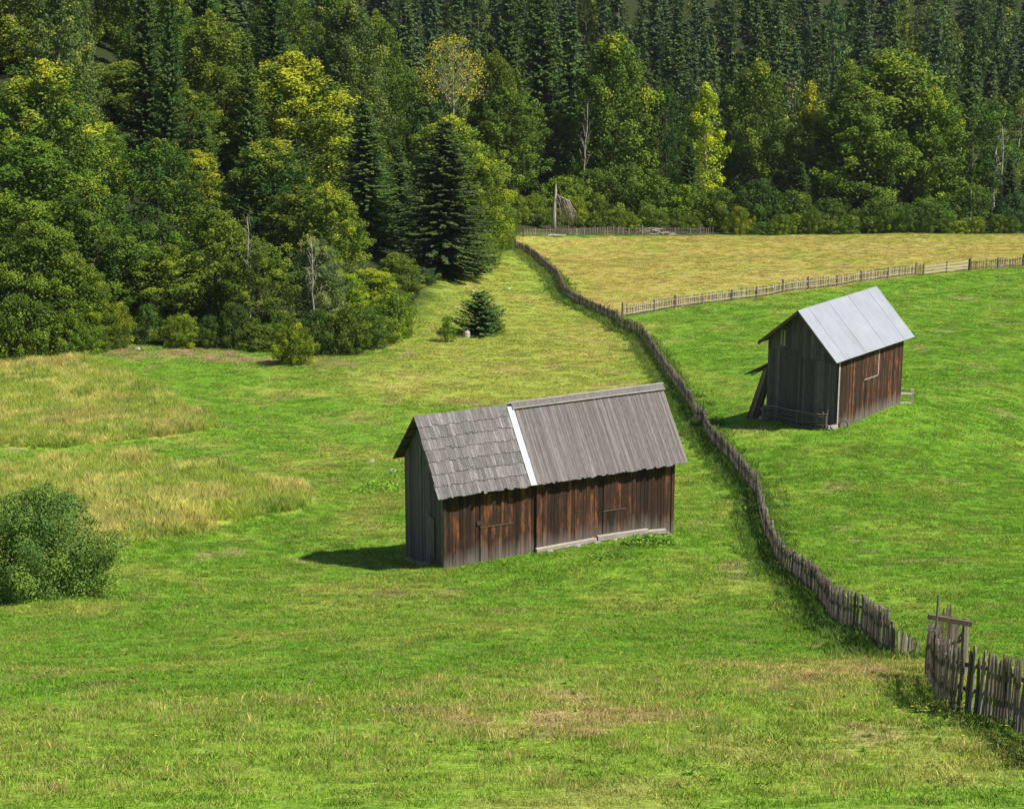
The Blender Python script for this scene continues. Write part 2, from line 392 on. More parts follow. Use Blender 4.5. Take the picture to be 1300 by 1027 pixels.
def colour(X, Y):
    X = np.asarray(X, float); Y = np.asarray(Y, float)
    c = np.broadcast_to(LIME, X.shape + (3,)).copy()
    c = lerp(c, LUSH, .55 * np.ones(X.shape))
    n = fbm(X / 14, Y / 20, 31, 4); n2 = fbm(X / 3.2, Y / 5, 37, 4); n3 = fbm(X / 1.1, Y / 1.6, 41, 3)
    c = lerp(c, LUSH, ss(n, .38, .62) * .75); c = lerp(c, DRY, ss(n2, .52, .80) * .45); c = lerp(c, LUSH * .8, ss(n3, .55, .8) * .4)
    r = soft(X, Y, P_RIGHT, 1.2, 1.0); c = lerp(c, lerp(np.broadcast_to(LUSH, c.shape).copy(), LIME, ss(n2, .48, .78) * .55), r * .85)
    u = soft(X, Y, P_UP, .35, .3); m = soft(X, Y, P_MID, 3, 3, 6, 70)
    upc = lerp(np.broadcast_to(DRY, c.shape).copy(), LIME, ss(n2, .50, .72) * .6); upc = lerp(upc, STRAW, ss(n, .5, .75) * .35) * .92
    c = lerp(c, upc, u * .95)
    mc = lerp(np.broadcast_to(LIME * .5 + DRY * .5, c.shape).copy(), STRAW, ss(n2, .6, .8) * .45)
    c = lerp(c, mc, m * .75)
    f = soft(X, Y, P_FG, 1.0, 1.2, 2, 80)
    fc = lerp(np.broadcast_to(LIME, c.shape).copy(), STRAW, ss(n2 * .6 + n3 * .4, .48, .68) * .7)
    c = lerp(c, fc, f * .5)
    f2 = np.maximum(soft(X, Y, P_FG2, .5, .8, 1.2, 90), soft(X, Y, P_FG3, .5, .8, 1.2, 95))
    c = lerp(c, lerp(np.broadcast_to(STRAW, c.shape).copy(), SOIL * 1.6, ss(n3, .45, .6) * .7), f2 * ss(n3, .3, .6) * .85)
    b = soft(X, Y, P_BANK, 1.0, 1.5, 3, 100); c = lerp(c, SOIL * 1.5, b * (.35 + .6 * ss(n3, .4, .6)))
    sp = ss(fbm(X / 1.9, Y / 3.0, 77, 3), .70, .80); c = lerp(c, SOIL * 1.7, sp * .45)
    t = tall_mask(X, Y)
    tc = lerp(np.broadcast_to(OLIVE, c.shape).copy(), STRAW, ss(n2, .48, .68) * .55); tc = lerp(tc, np.array([.16, .23, .045]), ss(n3, .5, .7) * .7)
    c = lerp(c, tc, t)
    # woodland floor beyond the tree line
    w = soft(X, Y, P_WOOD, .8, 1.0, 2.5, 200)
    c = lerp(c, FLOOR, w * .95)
    return np.clip(c, 0, 1)
_tl = np.array([on_ground(x, y, True)[:2] for x, y in ((-150, 465), (0, 462), (100, 460), (130, 440), (230, 443), (330, 445), (450, 452), (500, 430), (530, 385), (560, 352), (620, 322), (640, 299), (700, 297), (900, 297), (1100, 297), (1300, 297), (1450, 297))])
_tlp = _tl.copy()
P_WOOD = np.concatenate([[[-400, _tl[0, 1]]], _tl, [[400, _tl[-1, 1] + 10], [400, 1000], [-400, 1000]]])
_tl = _tl[np.argsort(_tl[:, 0])]
def wood_edge(X): return np.interp(X, _tl[:, 0], _tl[:, 1])

# ------------------------------------------------------------------ ground sheet
Yr = [-26.0]
while Yr[-1] < 925:
    y = Yr[-1]; Yr.append(y + (1.2 if y < 20 else .25 + max(0, y - 26) * .0042 if y < 300 else 1.4 + (y - 300) * .02))
Yr = np.array(Yr); ncol = 420
W = 34 + np.maximum(Yr, 0) * .36
U = np.linspace(-1, 1, ncol)
GX = U[None] * W[:, None]; GY = np.repeat(Yr[:, None], ncol, 1)
GZ = ground_h(GX, GY)
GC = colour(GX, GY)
nr = len(Yr)
idx = (np.arange(nr - 1)[:, None] * ncol + np.arange(ncol - 1)[None])
Fq = np.stack([idx, idx + 1, idx + ncol + 1, idx + ncol], -1).reshape(-1, 4)
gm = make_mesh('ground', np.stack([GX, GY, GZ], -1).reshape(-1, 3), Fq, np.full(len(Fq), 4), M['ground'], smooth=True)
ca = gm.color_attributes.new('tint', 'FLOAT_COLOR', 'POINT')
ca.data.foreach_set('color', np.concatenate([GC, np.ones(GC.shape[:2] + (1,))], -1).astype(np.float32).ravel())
tag(obj('ground', gm), 'grassy hillside meadow falling away to the forest', 'ground', kind='structure')
print('ground', nr * ncol, round(time.time() - T0, 1))

# ------------------------------------------------------------------ grass
def blades(n, rad, h0, h1, w, seed, lean=.5, seedhead=0):
    g = np.random.default_rng(seed)
    a = g.uniform(0, 2 * PI, n); r = rad * np.sqrt(g.uniform(0, 1, n)); h = g.uniform(h0, h1, n)
    P = np.stack([r * np.cos(a), r * np.sin(a), np.zeros(n)], -1)
    b = g.uniform(0, 2 * PI, n); L = g.normal(0, lean, (n, 2)) * h[:, None]
    s = np.stack([np.cos(b), np.sin(b), np.zeros(n)], -1) * (w * g.uniform(.6, 1.3, n))[:, None]
    mid = P + np.c_[L * .35, h * .6]; tip = P + np.c_[L, h * g.uniform(.8, 1, n)]
    V = np.stack([P - s / 2, P + s / 2, mid + s * .4, tip, mid - s * .4], 1).reshape(-1, 3)
    i = np.arange(n)[:, None] * 5
    return V, (i + np.arange(5)[None]), g.uniform(0, 1, n)
def tuft_obj(name, *a, **k):
    V, Fc, rn = blades(*a, **k)
    me = make_mesh(name, V, Fc, np.full(len(Fc), 5), M['grass'], {'rnd': rn})
    return bpy.data.objects.new(name, me)
def scatter(name, label, cat, pts, normals, scale, tint, sources, seed, rotmix=1.0):
    g = np.random.default_rng(seed); n = len(pts)
    me = bpy.data.meshes.new(name); me.vertices.add(n); me.vertices.foreach_set('co', pts.astype(np.float32).ravel())
    yaw = g.uniform(0, 2 * PI, n)
    # euler XYZ: tilt so local Z follows the slope; yaw applied last
    nl = normals.copy(); c, s = np.cos(-yaw), np.sin(-yaw)
    lx = nl[:, 0] * c - nl[:, 1] * s; ly = nl[:, 0] * s + nl[:, 1] * c; lz = nl[:, 2]
    ex = -np.arcsin(np.clip(ly, -1, 1)); ey = np.arctan2(lx, lz)
    rot = np.stack([ex * rotmix, ey * rotmix, yaw], -1)
    at = me.attributes.new('rot', 'FLOAT_VECTOR', 'POINT'); at.data.foreach_set('vector', rot.astype(np.float32).ravel())
    at = me.attributes.new('scl', 'FLOAT', 'POINT'); at.data.foreach_set('value', scale.astype(np.float32))
    at = me.attributes.new('pick', 'INT', 'POINT'); at.data.foreach_set('value', g.integers(0, len(sources), n).astype(np.int32))
    at = me.attributes.new('tint', 'FLOAT_COLOR', 'POINT'); at.data.foreach_set('color', np.c_[tint, np.ones(n)].astype(np.float32).ravel())
    o = obj(name, me)
    ng = bpy.data.node_groups.new(name, 'GeometryNodeTree')
    ng.interface.new_socket('Geometry', in_out='INPUT', socket_type='NodeSocketGeometry'); ng.interface.new_socket('Geometry', in_out='OUTPUT', socket_type='NodeSocketGeometry')
    N = ng.nodes.new; L = ng.links.new
    gi = N('NodeGroupInput'); go = N('NodeGroupOutput'); ip = N('GeometryNodeInstanceOnPoints'); jn = N('GeometryNodeJoinGeometry')
    for so in reversed(sources):
        oi = N('GeometryNodeObjectInfo'); oi.inputs['Object'].default_value = so; oi.inputs['As Instance'].default_value = True
        L(oi.outputs['Geometry'], jn.inputs[0])
    def na(nm, ty):
        a = N('GeometryNodeInputNamedAttribute'); a.data_type = ty; a.inputs['Name'].default_value = nm; return a.outputs['Attribute']
    L(gi.outputs[0], ip.inputs['Points']); L(jn.outputs[0], ip.inputs['Instance']); ip.inputs['Pick Instance'].default_value = True
    L(na('pick', 'INT'), ip.inputs['Instance Index']); L(na('rot', 'FLOAT_VECTOR'), ip.inputs['Rotation']); L(na('scl', 'FLOAT'), ip.inputs['Scale'])
    L(ip.outputs[0], go.inputs[0])
    md = o.modifiers.new('scatter', 'NODES'); md.node_group = ng
    return tag(o, label, cat, kind='stuff')
def ground_normals(X, Y, e=.35):
    zx = (ground_h(X + e, Y) - ground_h(X - e, Y)) / (2 * e); zy = (ground_h(X, Y + e) - ground_h(X, Y - e)) / (2 * e)
    n = np.stack([-zx, -zy, np.ones_like(zx)], -1); return n / np.linalg.norm(n, axis=1)[:, None]
def fan_points(n, y0, y1, seed, k=.245):
    g = np.random.default_rng(seed)
    # uniform per area in a fan of half-width k*Y+3
    u = g.uniform(0, 1, n); y = np.sqrt(y0 ** 2 + u * (y1 ** 2 - y0 ** 2)); x = g.uniform(-1, 1, n) * (k * y + 3)
    return x, y
def free_of_buildings(X, Y, pad=0.0):
    ok = np.ones(X.shape, bool)
    for B in (BARN, SHED):
        dx = X - B['C'][0]; dy = Y - B['C'][1]
        s = dx * B['a'][0] + dy * B['a'][1]; t = dx * B['b'][0] + dy * B['b'][1]
        ok &= ~((abs(s) < B['Lw'] + pad) & (abs(t) < B['Ww'] + pad))
    return ok
def do_grass():
    near = [tuft_obj('tuft', 46, .24, .035, .10, .010, 10 + i, lean=.7) for i in range(5)]
    far = [tuft_obj('tuft', 44, .5, .05, .13, .026, 30 + i, lean=.8) for i in range(4)]
    dens = [(26, 60, 17000, near, 1), (60, 112, 30000, near, 1.25), (112, 190, 30000, far, .9), (190, 292, 30000, far, 1.15)]
    Ps, Ss, src = [], [], []
    for i, (y0, y1, n, so, sc) in enumerate(dens):
        X, Y = fan_points(n, y0, y1, 300 + i)
        k = ~inside(X, Y, P_WOOD) & free_of_buildings(X, Y, .02) & (tall_mask(X, Y) < .5)
        X, Y = X[k], Y[k]
        Z = ground_h(X, Y); g = np.random.default_rng(400 + i)
        patch = fbm(X / 1.3, Y / 1.8, 222, 3)
        s = sc * g.uniform(.6, 1.15, len(X)) * (.55 + 1.0 * patch)
        up = inside(X, Y, P_UP); s = np.where(up, s * .8, s)
        q = g.uniform(0, 1, len(X)); c = colour(X, Y) * g.uniform(.62, 1.4, (len(X), 1)) * 1.2
        c = np.where((q < .16)[:, None], c * .45 + np.array([.34, .28, .10]) * .6, c); c = np.where((q > .9)[:, None], c * .5 + np.array([.05, .12, .012]) * .5, c)
        scatter('meadow_grass', 'short grass covering the meadow' , 'grass', np.stack([X, Y, Z - .005], -1), ground_normals(X, Y), s, c, so, 500 + i)
    dt = [tuft_obj('tuft', 26, .16, .08, .26, .008, 260 + i, lean=.4) for i in range(4)]
    X, Y = fan_points(12000, 27, 70, 611); m = soft(X, Y, P_FG, 1.0, 1.2, 2, 80) * ss(fbm(X / .9, Y / 1.4, 613, 3), .42, .6) * ~inside(X, Y, P_WOOD)
    g = np.random.default_rng(612); k = g.uniform(0, 1, len(X)) < m; X, Y = X[k], Y[k]
    st = g.uniform(0, 1, (len(X), 1)); c = np.array([.40, .33, .12]) * st + np.array([.17, .27, .03]) * (1 - st); c = c * g.uniform(.75, 1.3, (len(X), 1))
    scatter('dry_grass', 'drier longer grass tufts on the foreground bank', 'grass', np.stack([X, Y, ground_h(X, Y)], -1), ground_normals(X, Y), g.uniform(.5, 1.15, len(X)), c, dt, 614)
    # rank unmown grass patches on the left
    tall = [tuft_obj('tuft', 46, .20, .2, .7, .015, 60 + i, lean=.28) for i in range(4)]
    Ls = []
    X, Y = fan_points(120000, 60, 170, 77)
    k = (X < -5) & (tall_mask(X, Y) > .4); X, Y = X[k], Y[k]; Z = ground_h(X, Y); g = np.random.default_rng(88)
    edge = tall_mask(X, Y)
    n2 = fbm(X / 1.5, Y / 2.2, 333, 3)
    s = (.5 + .68 * n2) * g.uniform(.7, 1.2, len(X)) * (.55 + .45 * edge)
    c = colour(X, Y)
    st = ss(fbm(X / 1.2, Y / 2.4, 444, 3), .50, .68)[:, None] * .55
    c = c * (1 - st) + np.array([.50, .45, .15]) * st; c = c * 1.3 * g.uniform(.75, 1.25, (len(X), 1))
    scatter('tall_grass', 'patches of tall yellowing unmown grass on the left slope', 'grass', np.stack([X, Y, Z - .01], -1), np.tile([0., 0, 1], (len(X), 1)), s, c, tall, 99)
    # ranker green growth along both sides of the fence
    Ls = []
    fp = FENCE_PATH; seg = np.linalg.norm(np.diff(fp[:, :2], axis=0), axis=1); cum = np.r_[0, np.cumsum(seg)]
    g = np.random.default_rng(5); t = g.uniform(0, cum[-1], 9000)
    X = np.interp(t, cum, fp[:, 0]) + g.normal(0, .5, len(t)) - .15; Y = np.interp(t, cum, fp[:, 1]) + g.normal(0, .5, len(t))
    Z = ground_h(X, Y); c = colour(X, Y) * .35 + np.array([.07, .14, .02]) * .7
    tuf = [tuft_obj('tuft', 40, .22, .12, .38, .018, 160 + i, lean=.45) for i in range(3)]
    scatter('fence_line_grass', 'rank green grass growing along the foot of the long fence', 'grass', np.stack([X, Y, Z - .01], -1), np.tile([0., 0, 1], (len(X), 1)), g.uniform(.5, 1.2, len(X)) * np.clip(.6 + Y / 300, .6, 1.2), c, tuf, 98)
    # broad-leaved weeds and yellow flowers
    def rosette(seed, n=14, L=.12):
        g = np.random.default_rng(seed); V = []; Fc = []; 
        for i in range(n):
            a = g.uniform(0, 2 * PI); l = L * g.uniform(.6, 1.2); e = g.uniform(.2, 1.0); d = np.array([math.cos(a) * math.cos(e), math.sin(a) * math.cos(e), math.sin(e)]); sd = np.array([-math.sin(a), math.cos(a), 0]) * l * .3
            b = len(V); V += [d * l * .1, d * l * .55 + sd, d * l + np.array([0, 0, -.2 * l]), d * l * .55 - sd]; Fc.append([b, b + 1, b + 2, b + 3])
        return bpy.data.objects.new('rosette', make_mesh('rosette', np.array(V), np.array(Fc), np.full(len(Fc), 4), M['grass'], {'rnd': g.uniform(0, 1, len(Fc))}))
    ro = [rosette(700 + i) for i in range(3)]
    X, Y = fan_points(16000, 28, 170, 701)
    k = (fbm(X / 2.0, Y / 2.6, 610, 3) > .54) & (Y < wood_edge(X)) & free_of_buildings(X, Y) & (tall_mask(X, Y) < .3); X, Y = X[k], Y[k]
    g = np.random.default_rng(702)
    c = np.array([.10, .235, .018]) * g.uniform(.7, 1.4, (len(X), 1))
    scatter('meadow_weeds', 'small broad leaved weeds scattered through the grass', 'weeds', np.stack([X, Y, ground_h(X, Y)], -1), ground_normals(X, Y), g.uniform(.35, 1.05, len(X)), c, ro, 703)
    fl = MB(); 
    for k in range(6):
        a = k * PI / 3; fl.add([(0, 0, .15), (math.cos(a) * .034, math.sin(a) * .034, .16), (math.cos(a + 1) * .034, math.sin(a + 1) * .034, .16)], [(0, 1, 2)])
    fo = bpy.data.objects.new('flower', fl.mesh('flower', M['flower']))
    X, Y = fan_points(1100, 30, 110, 801); k = (tall_mask(X, Y) < .3) & free_of_buildings(X, Y); X, Y = X[k], Y[k]
    scatter('yellow_flowers', 'tiny yellow flowers dotted over the meadow', 'flowers', np.stack([X, Y, ground_h(X, Y)], -1), ground_normals(X, Y), np.full(len(X), 1.0), np.ones((len(X), 3)), [fo], 802)

# ------------------------------------------------------------------ trees
def nrm(a): return a / (np.linalg.norm(a, axis=-1, keepdims=True) + 1e-9)
def cards(P, N, l, w, g, cl, D=None):
    n = len(P)
    if D is None: D = g.normal(0, 1, (n, 3))
    N = nrm(N); T = nrm(D - N * (D * N).sum(1, keepdims=True)); B = np.cross(N, T)
    l = np.broadcast_to(l, n)[:, None]; w = np.broadcast_to(w, n)[:, None]
    V = np.stack([P - T * l / 2, P + B * w / 2 + N * l * .06, P + T * l / 2, P - B * w / 2 + N * l * .06], 1).reshape(-1, 3)
    Fc = np.arange(n)[:, None] * 4 + np.arange(4)[None]
    return V, Fc, g.uniform(0, 1, n), cl
def card_mesh(name, parts, material):
    V = []; Fc = []; rn = []; cl = []; k = 0
    for v, f, r, c in parts: V.append(v); Fc.append(f + k); rn.append(r); cl.append(c); k += len(v)
    Fc = np.concatenate(Fc)
    return make_mesh(name, np.concatenate(V), Fc, np.full(len(Fc), 4), material, {'rnd': np.concatenate(rn), 'cl': np.concatenate(cl)})
def limbs(g, H, R_, cb, n, r0, levels=2, top=.92, up=.75, mb=None, twigs=4):
    """tapered trunk with limbs; returns MB"""
    mb = mb or MB()
    lean = g.normal(0, .02, 2) * H
    zs = np.linspace(0, top * H, 9); tr = np.stack([lean[0] * (zs / H) ** 2 + g.normal(0, .006, 9) * H, lean[1] * (zs / H) ** 2 + g.normal(0, .006, 9) * H, zs], -1); tr[0, :2] = 0
    rad = r0 * (1 - .93 * (zs / (top * H))) + .01; rad[0] *= 1.35
    mb.tube(tr, rad, 7, .5)
    for i in range(n):
        f = cb + (top - cb) * (i + .5) / n; z = f * H; a = i * 2.4 + g.uniform(-.4, .4)
        o = np.array([np.interp(z, zs, tr[:, 0]), np.interp(z, zs, tr[:, 1]), z]); rr = np.interp(z, zs, rad) * .55
        L = R_ * g.uniform(.65, .95) * (1.1 - .75 * ((f - cb) / (1 - cb)) ** 1.5)
        d = np.array([math.cos(a), math.sin(a), up * g.uniform(.6, 1.4)]); d /= np.linalg.norm(d)
        pts = [o + d * L * t + np.array([0, 0, .12 * L * t * t]) + g.normal(0, .03, 3) * L * t for t in (0, .35, .7, 1)]
        mb.tube(pts, rr * np.array([1, .7, .42, .12]), 5, .5)
        if levels > 1:
            for j in range(twigs):
                t = .3 + .65 * (j + g.uniform(0, 1)) / twigs; p = o + (pts[-1] - o) * t
                d2 = nrm(d + g.normal(0, .6, 3) + np.array([0, 0, .2])); l2 = L * g.uniform(.3, .5)
                q = [p, p + d2 * l2 * .5 + g.normal(0, .04, 3) * l2, p + d2 * l2 + np.array([0, 0, .08 * l2])]
                mb.tube(q, rr * np.array([.4, .25, .07]), 4, .5)
                if levels > 2:
                    for m in range(twigs):
                        p3 = p + (q[-1] - p) * g.uniform(.2, 1); d3 = nrm(d2 + g.normal(0, .7, 3) + np.array([0, 0, .25])); l3 = l2 * g.uniform(.35, .6)
                        mb.tube([p3, p3 + d3 * l3 * .5 + g.normal(0, .05, 3) * l3, p3 + d3 * l3], rr * np.array([.2, .12, .04]), 3, .5)
    return mb
VAR = {}
def decid(key, seed, H=18, R_=5, cb=.04, leaf=.25, nclump=150, dens=.8, peak=.35, bark='bark', spray=.4, fill=.12, lump=.25, clr=(.11, .27)):
    g = np.random.default_rng(seed)
    parts = []; z0 = cb * H; Hc = H - z0
    def prof(t): return np.where(t < peak, .66 + .34 * np.sin(np.clip(t / peak, 0, 1) * PI / 2), np.cos(np.clip((t - peak) / (1 - peak), 0, 1) * PI / 2) ** .52)
    t = (np.arange(nclump) + g.uniform(0, 1, nclump)) / nclump; t = t ** .92
    ph = g.permutation(nclump) * 2.39996 + g.uniform(-.5, .5, nclump)
    lum = 1 + lump * (vnoise(ph * 1.1 + 50, t * 5, seed) * 2 - 1) + g.normal(0, .05, nclump)
    crad = R_ * g.uniform(*clr, nclump) * (1.05 - .2 * t)
    fr = np.where(g.uniform(0, 1, nclump) < .75, g.uniform(.76, 1.02, nclump), g.uniform(.3, .76, nclump))
    rr = R_ * prof(t) * lum * fr - crad * .5; rr = np.maximum(rr, 0)
    C = np.stack([rr * np.cos(ph), rr * np.sin(ph), z0 + Hc * (1 - .9 * crad.mean() / Hc) * t], -1)
    ccl = g.uniform(0, 1, nclump) ** 1.3
    per = np.maximum(20, (dens * 19 * (crad / leaf) ** 2)).astype(int)
    ci = np.repeat(np.arange(nclump), per); n = len(ci)
    D = nrm(g.normal(0, 1, (n, 3)) + np.array([0, 0, .25])); c = crad[ci][:, None]
    rad = nrm(np.c_[C[ci, :2], np.zeros(n)] + 1e-6)
    u = g.uniform(0, 1, (n, 1)) ** .45
    off = D * c * .8 * (.25 + .75 * u) + g.normal(0, .10, (n, 3)) * c
    ax = nrm(nrm(np.c_[C[:, :2], np.zeros(nclump)] + 1e-6) + np.c_[np.zeros((nclump, 2)), .25 + t * 1.1] + g.normal(0, .3, (nclump, 3)))[ci]
    pj = (off * ax).sum(1, keepdims=True); off += ax * pj * (.55 + spray * .6); off *= 1 - .28 * np.clip(pj / c, -1, 1)
    P = C[ci] + off
    N = nrm(D * .6 + np.array([0, 0, .3]) + rad * .25 + g.normal(0, .55, (n, 3)))
    P[:, 2] = np.maximum(P[:, 2], .05)
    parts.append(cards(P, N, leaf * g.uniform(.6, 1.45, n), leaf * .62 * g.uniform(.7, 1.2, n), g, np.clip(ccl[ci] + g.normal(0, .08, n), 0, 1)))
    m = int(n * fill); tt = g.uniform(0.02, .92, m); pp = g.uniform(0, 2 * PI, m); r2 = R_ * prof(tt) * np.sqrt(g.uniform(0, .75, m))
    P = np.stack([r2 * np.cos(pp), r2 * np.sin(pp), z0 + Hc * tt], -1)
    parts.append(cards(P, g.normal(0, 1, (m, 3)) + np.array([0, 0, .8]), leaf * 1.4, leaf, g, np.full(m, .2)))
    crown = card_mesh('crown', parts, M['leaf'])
    tr = limbs(g, H, R_, max(cb, .1), 14, .018 * H, 1).mesh('trunk', M[bark], True)
    VAR[key] = (crown, tr, H, R_)
def spruce(key, seed, H=22, R_=3.0, cb=.05, dz=.42, nb=8, tw=.42, sparse=0.0, bark='bark', pw=.85, droop=.3):
    g = np.random.default_rng(seed); P = []; N = []; D = []; Ls = []; CL = []
    z = cb * H
    while z < H * .985:
        t = (z - cb * H) / (H * (1 - cb)); Lm = R_ * ((1 - t) ** pw) * (.75 + .25 * min(1, t * 6)) + .12
        k = max(4, int(nb * (.6 + .4 * (1 - t))))
        for i in range(k):
            if g.uniform() < sparse: continue
            a = g.uniform(0, 2 * PI); L = Lm * g.uniform(.62, 1.12); z1 = z + g.uniform(-.4, .4) * dz
            ca, sa = math.cos(a), math.sin(a); out = np.array([ca, sa, 0]); sd = np.array([-sa, ca, 0])
            dr = droop * g.uniform(.6, 1.3) * (1 - .8 * t) - .45 * t
            nt = max(3, int(L / (tw * .5))); s = (np.arange(nt) + g.uniform(0, 1, nt)) / nt * .96 + .06
            zc = z1 - dr * L * s + .22 * L * s ** 3
            c = g.uniform(0, 1)
            for sg in (-1, 1, 0):
                base = out[None] * (s * L)[:, None] + np.array([0, 0, 1.0]) * zc[:, None]
                tl = tw * (1.15 - .55 * s) * g.uniform(.8, 1.25, nt) if sg else np.full(nt, tw * .9)
                dd = out[None] * .75 + sd[None] * sg * .8 + np.array([0, 0, -.12 - .25 * (sg != 0)])[None] + g.normal(0, .12, (nt, 3))
                dd = nrm(dd); P.append(base + dd * tl[:, None] * .45); D.append(dd)
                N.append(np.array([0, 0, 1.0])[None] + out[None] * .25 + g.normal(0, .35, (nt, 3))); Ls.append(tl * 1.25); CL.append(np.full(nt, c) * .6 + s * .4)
            # hanging curtains below the branch
            nh = max(2, nt // 2); s2 = g.uniform(.25, .95, nh)
            b2 = out[None] * (s2 * L)[:, None] + np.array([0, 0, 1.0]) * (z1 - dr * L * s2 + .22 * L * s2 ** 3 - tw * .35)[:, None] + sd[None] * g.normal(0, .1, (nh, 1))
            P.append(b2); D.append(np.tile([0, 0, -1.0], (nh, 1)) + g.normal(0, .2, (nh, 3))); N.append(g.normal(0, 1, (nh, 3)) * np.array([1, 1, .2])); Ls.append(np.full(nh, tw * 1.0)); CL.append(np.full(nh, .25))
        z += dz * g.uniform(.8, 1.2) * (1 - .35 * t)
    # leader
    nt = 14; zz = np.linspace(H * .95, H * 1.0, nt); P.append(np.stack([g.normal(0, .03, nt), g.normal(0, .03, nt), zz], -1)); D.append(g.normal(0, .5, (nt, 3)) + np.array([0, 0, 1.0])); N.append(g.normal(0, 1, (nt, 3))); Ls.append(np.full(nt, tw * .6)); CL.append(np.full(nt, .6))
    P = np.concatenate(P); D = np.concatenate(D); N = np.concatenate(N); Ls = np.concatenate(Ls); CL = np.concatenate(CL)
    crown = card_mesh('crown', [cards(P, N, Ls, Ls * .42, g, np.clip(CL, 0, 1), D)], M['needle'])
    mb = MB(); zs = np.linspace(0, H * .97, 8); mb.tube(np.stack([zs * 0, zs * 0, zs], -1), .0125 * H * (1 - .95 * zs / H), 7, .5)
    if cb > .15 or sparse > .2:
        for i in range(26):
            z = H * g.uniform(.12, max(cb, .3)); a = g.uniform(0, 2 * PI); l = g.uniform(.4, 1.3)
            mb.tube([(0, 0, z), (math.cos(a) * l, math.sin(a) * l, z - .15 * l)], [.03, .008], 3, .5)
    VAR[key] = (crown, mb.mesh('trunk', M[bark], True), H, R_)
decid('d1', 1); decid('d2', 2, peak=.45); decid('d3', 3, peak=.3, lump=.4, spray=.9); decid('d4', 4, R_=4, peak=.5, spray=.8)
decid('d5', 5, peak=.4, lump=.3, cb=.12, nclump=130, clr=(.12, .22), spray=.6)
decid('slim1', 6, H=18, R_=2.8, peak=.45, nclump=80, clr=(.2, .34), bark='pale', cb=.12, dens=.8)
decid('slim2', 7, H=18, R_=2.6, peak=.55, nclump=60, clr=(.2, .34), bark='pale', cb=.3, dens=.7, fill=.04)
decid('bush1', 11, H=5, R_=3.2, cb=0, leaf=.17, nclump=70, peak=.3, lump=.3); decid('bush2', 12, H=5, R_=2.8, cb=0, leaf=.17, nclump=70, peak=.4, lump=.35, spray=.8); decid('bush3', 13, H=6, R_=2.4, cb=.0, leaf=.17, nclump=60, peak=.45, lump=.3)
decid('willow', 14, H=3.6, R_=2.7, cb=0, leaf=.07, nclump=110, peak=.42, lump=.45, clr=(.13, .26), dens=.55, spray=.5, fill=.15)
decid('f1', 21, leaf=.42, nclump=60, dens=.9); decid('f2', 22, leaf=.42, nclump=60, peak=.5, R_=4, dens=.9); decid('f3', 23, leaf=.42, nclump=60, lump=.35, dens=.9)
spruce('s1', 31, dz=.34, nb=13, tw=.31, pw=.78); spruce('s2', 32, R_=3.6, dz=.36, nb=13, tw=.31, droop=.42, pw=.78); spruce('s3', 33, R_=2.4, cb=.25, dz=.5, nb=7, tw=.45, sparse=.15)
spruce('sf1', 41, R_=3.1, dz=.5, nb=9, tw=.5, pw=.95); spruce('sf2', 42, R_=3.0, cb=.1, dz=.5, nb=9, tw=.5, sparse=.08, pw=.85); spruce('sf3', 43, R_=2.6, cb=.3, dz=.6, nb=9, tw=.5, sparse=.15, bark='pale', pw=.8); spruce('sf4', 44, R_=3.2, dz=.5, nb=9, tw=.5, droop=.45, pw=.9)
spruce('young', 45, H=4.2, R_=2.0, cb=.0, dz=.16, nb=10, tw=.2, pw=.65, droop=.05)
print('variants', round(time.time() - T0, 1))
GREEN = {  # linear leaf colours
    'mid': (.090, .150, .011), 'dark': (.060, .120, .013), 'yel': (.150, .215, .011), 'deep': (.044, .092, .018), 'lime': (.120, .200, .012),
    'blue': (.046, .090, .020), 'spr': (.060, .112, .020), 'grey': (.125, .170, .055), 'brown': (.12, .11, .03), 'far': (.056, .104, .034), 'farl': (.095, .160, .032), 'gold': (.32, .40, .010), 'willow': (.125, .190, .035)}
_tg = np.random.default_rng(777)
def tree_at(name, key, X, Y, ztop, width, col, autumn, label, group, cat='tree', z0=None, leafless=False):
    crown, trunk, H, R_ = VAR[key]
    zb = gz(X, Y) - .1 if z0 is None else z0
    h = max(1.0, ztop - zb)
    r = thing(name, label, cat, (X, Y, zb), _tg.uniform(0, 2 * PI), group)
    r.rotation_euler = (_tg.normal(0, .022), _tg.normal(0, .022), r.rotation_euler[2])
    r.scale = (width / (2 * R_), width / (2 * R_), h / H)
    c = obj('crown' if cat == 'tree' else 'foliage', crown, r); v = _tg.uniform(.86, 1.16)
    base = np.array(GREEN[col]) * v * np.array([_tg.uniform(.88, 1.14), 1, _tg.uniform(.85, 1.15)])
    c.color = (*base, autumn)
    obj('trunk' if cat == 'tree' else 'stem', trunk, r)
    return r, h
def tree(name, key, px, ytop, wpx, d, col, autumn, label, group=None, cat='tree'):
    P = at_depth(px, ytop, d)
    r, h = tree_at(name, key, P[0], P[1], P[2], wpx * d / F * 1.1, col, autumn, label, group, cat)
    return h
G_EDGE = 'broadleaf trees of the wood edge on the left'
G_RIGHT = 'trees standing behind the upper field'
G_BUSH = 'shrubs along the edge of the wood'
G_MID = 'trees further back in the left wood'
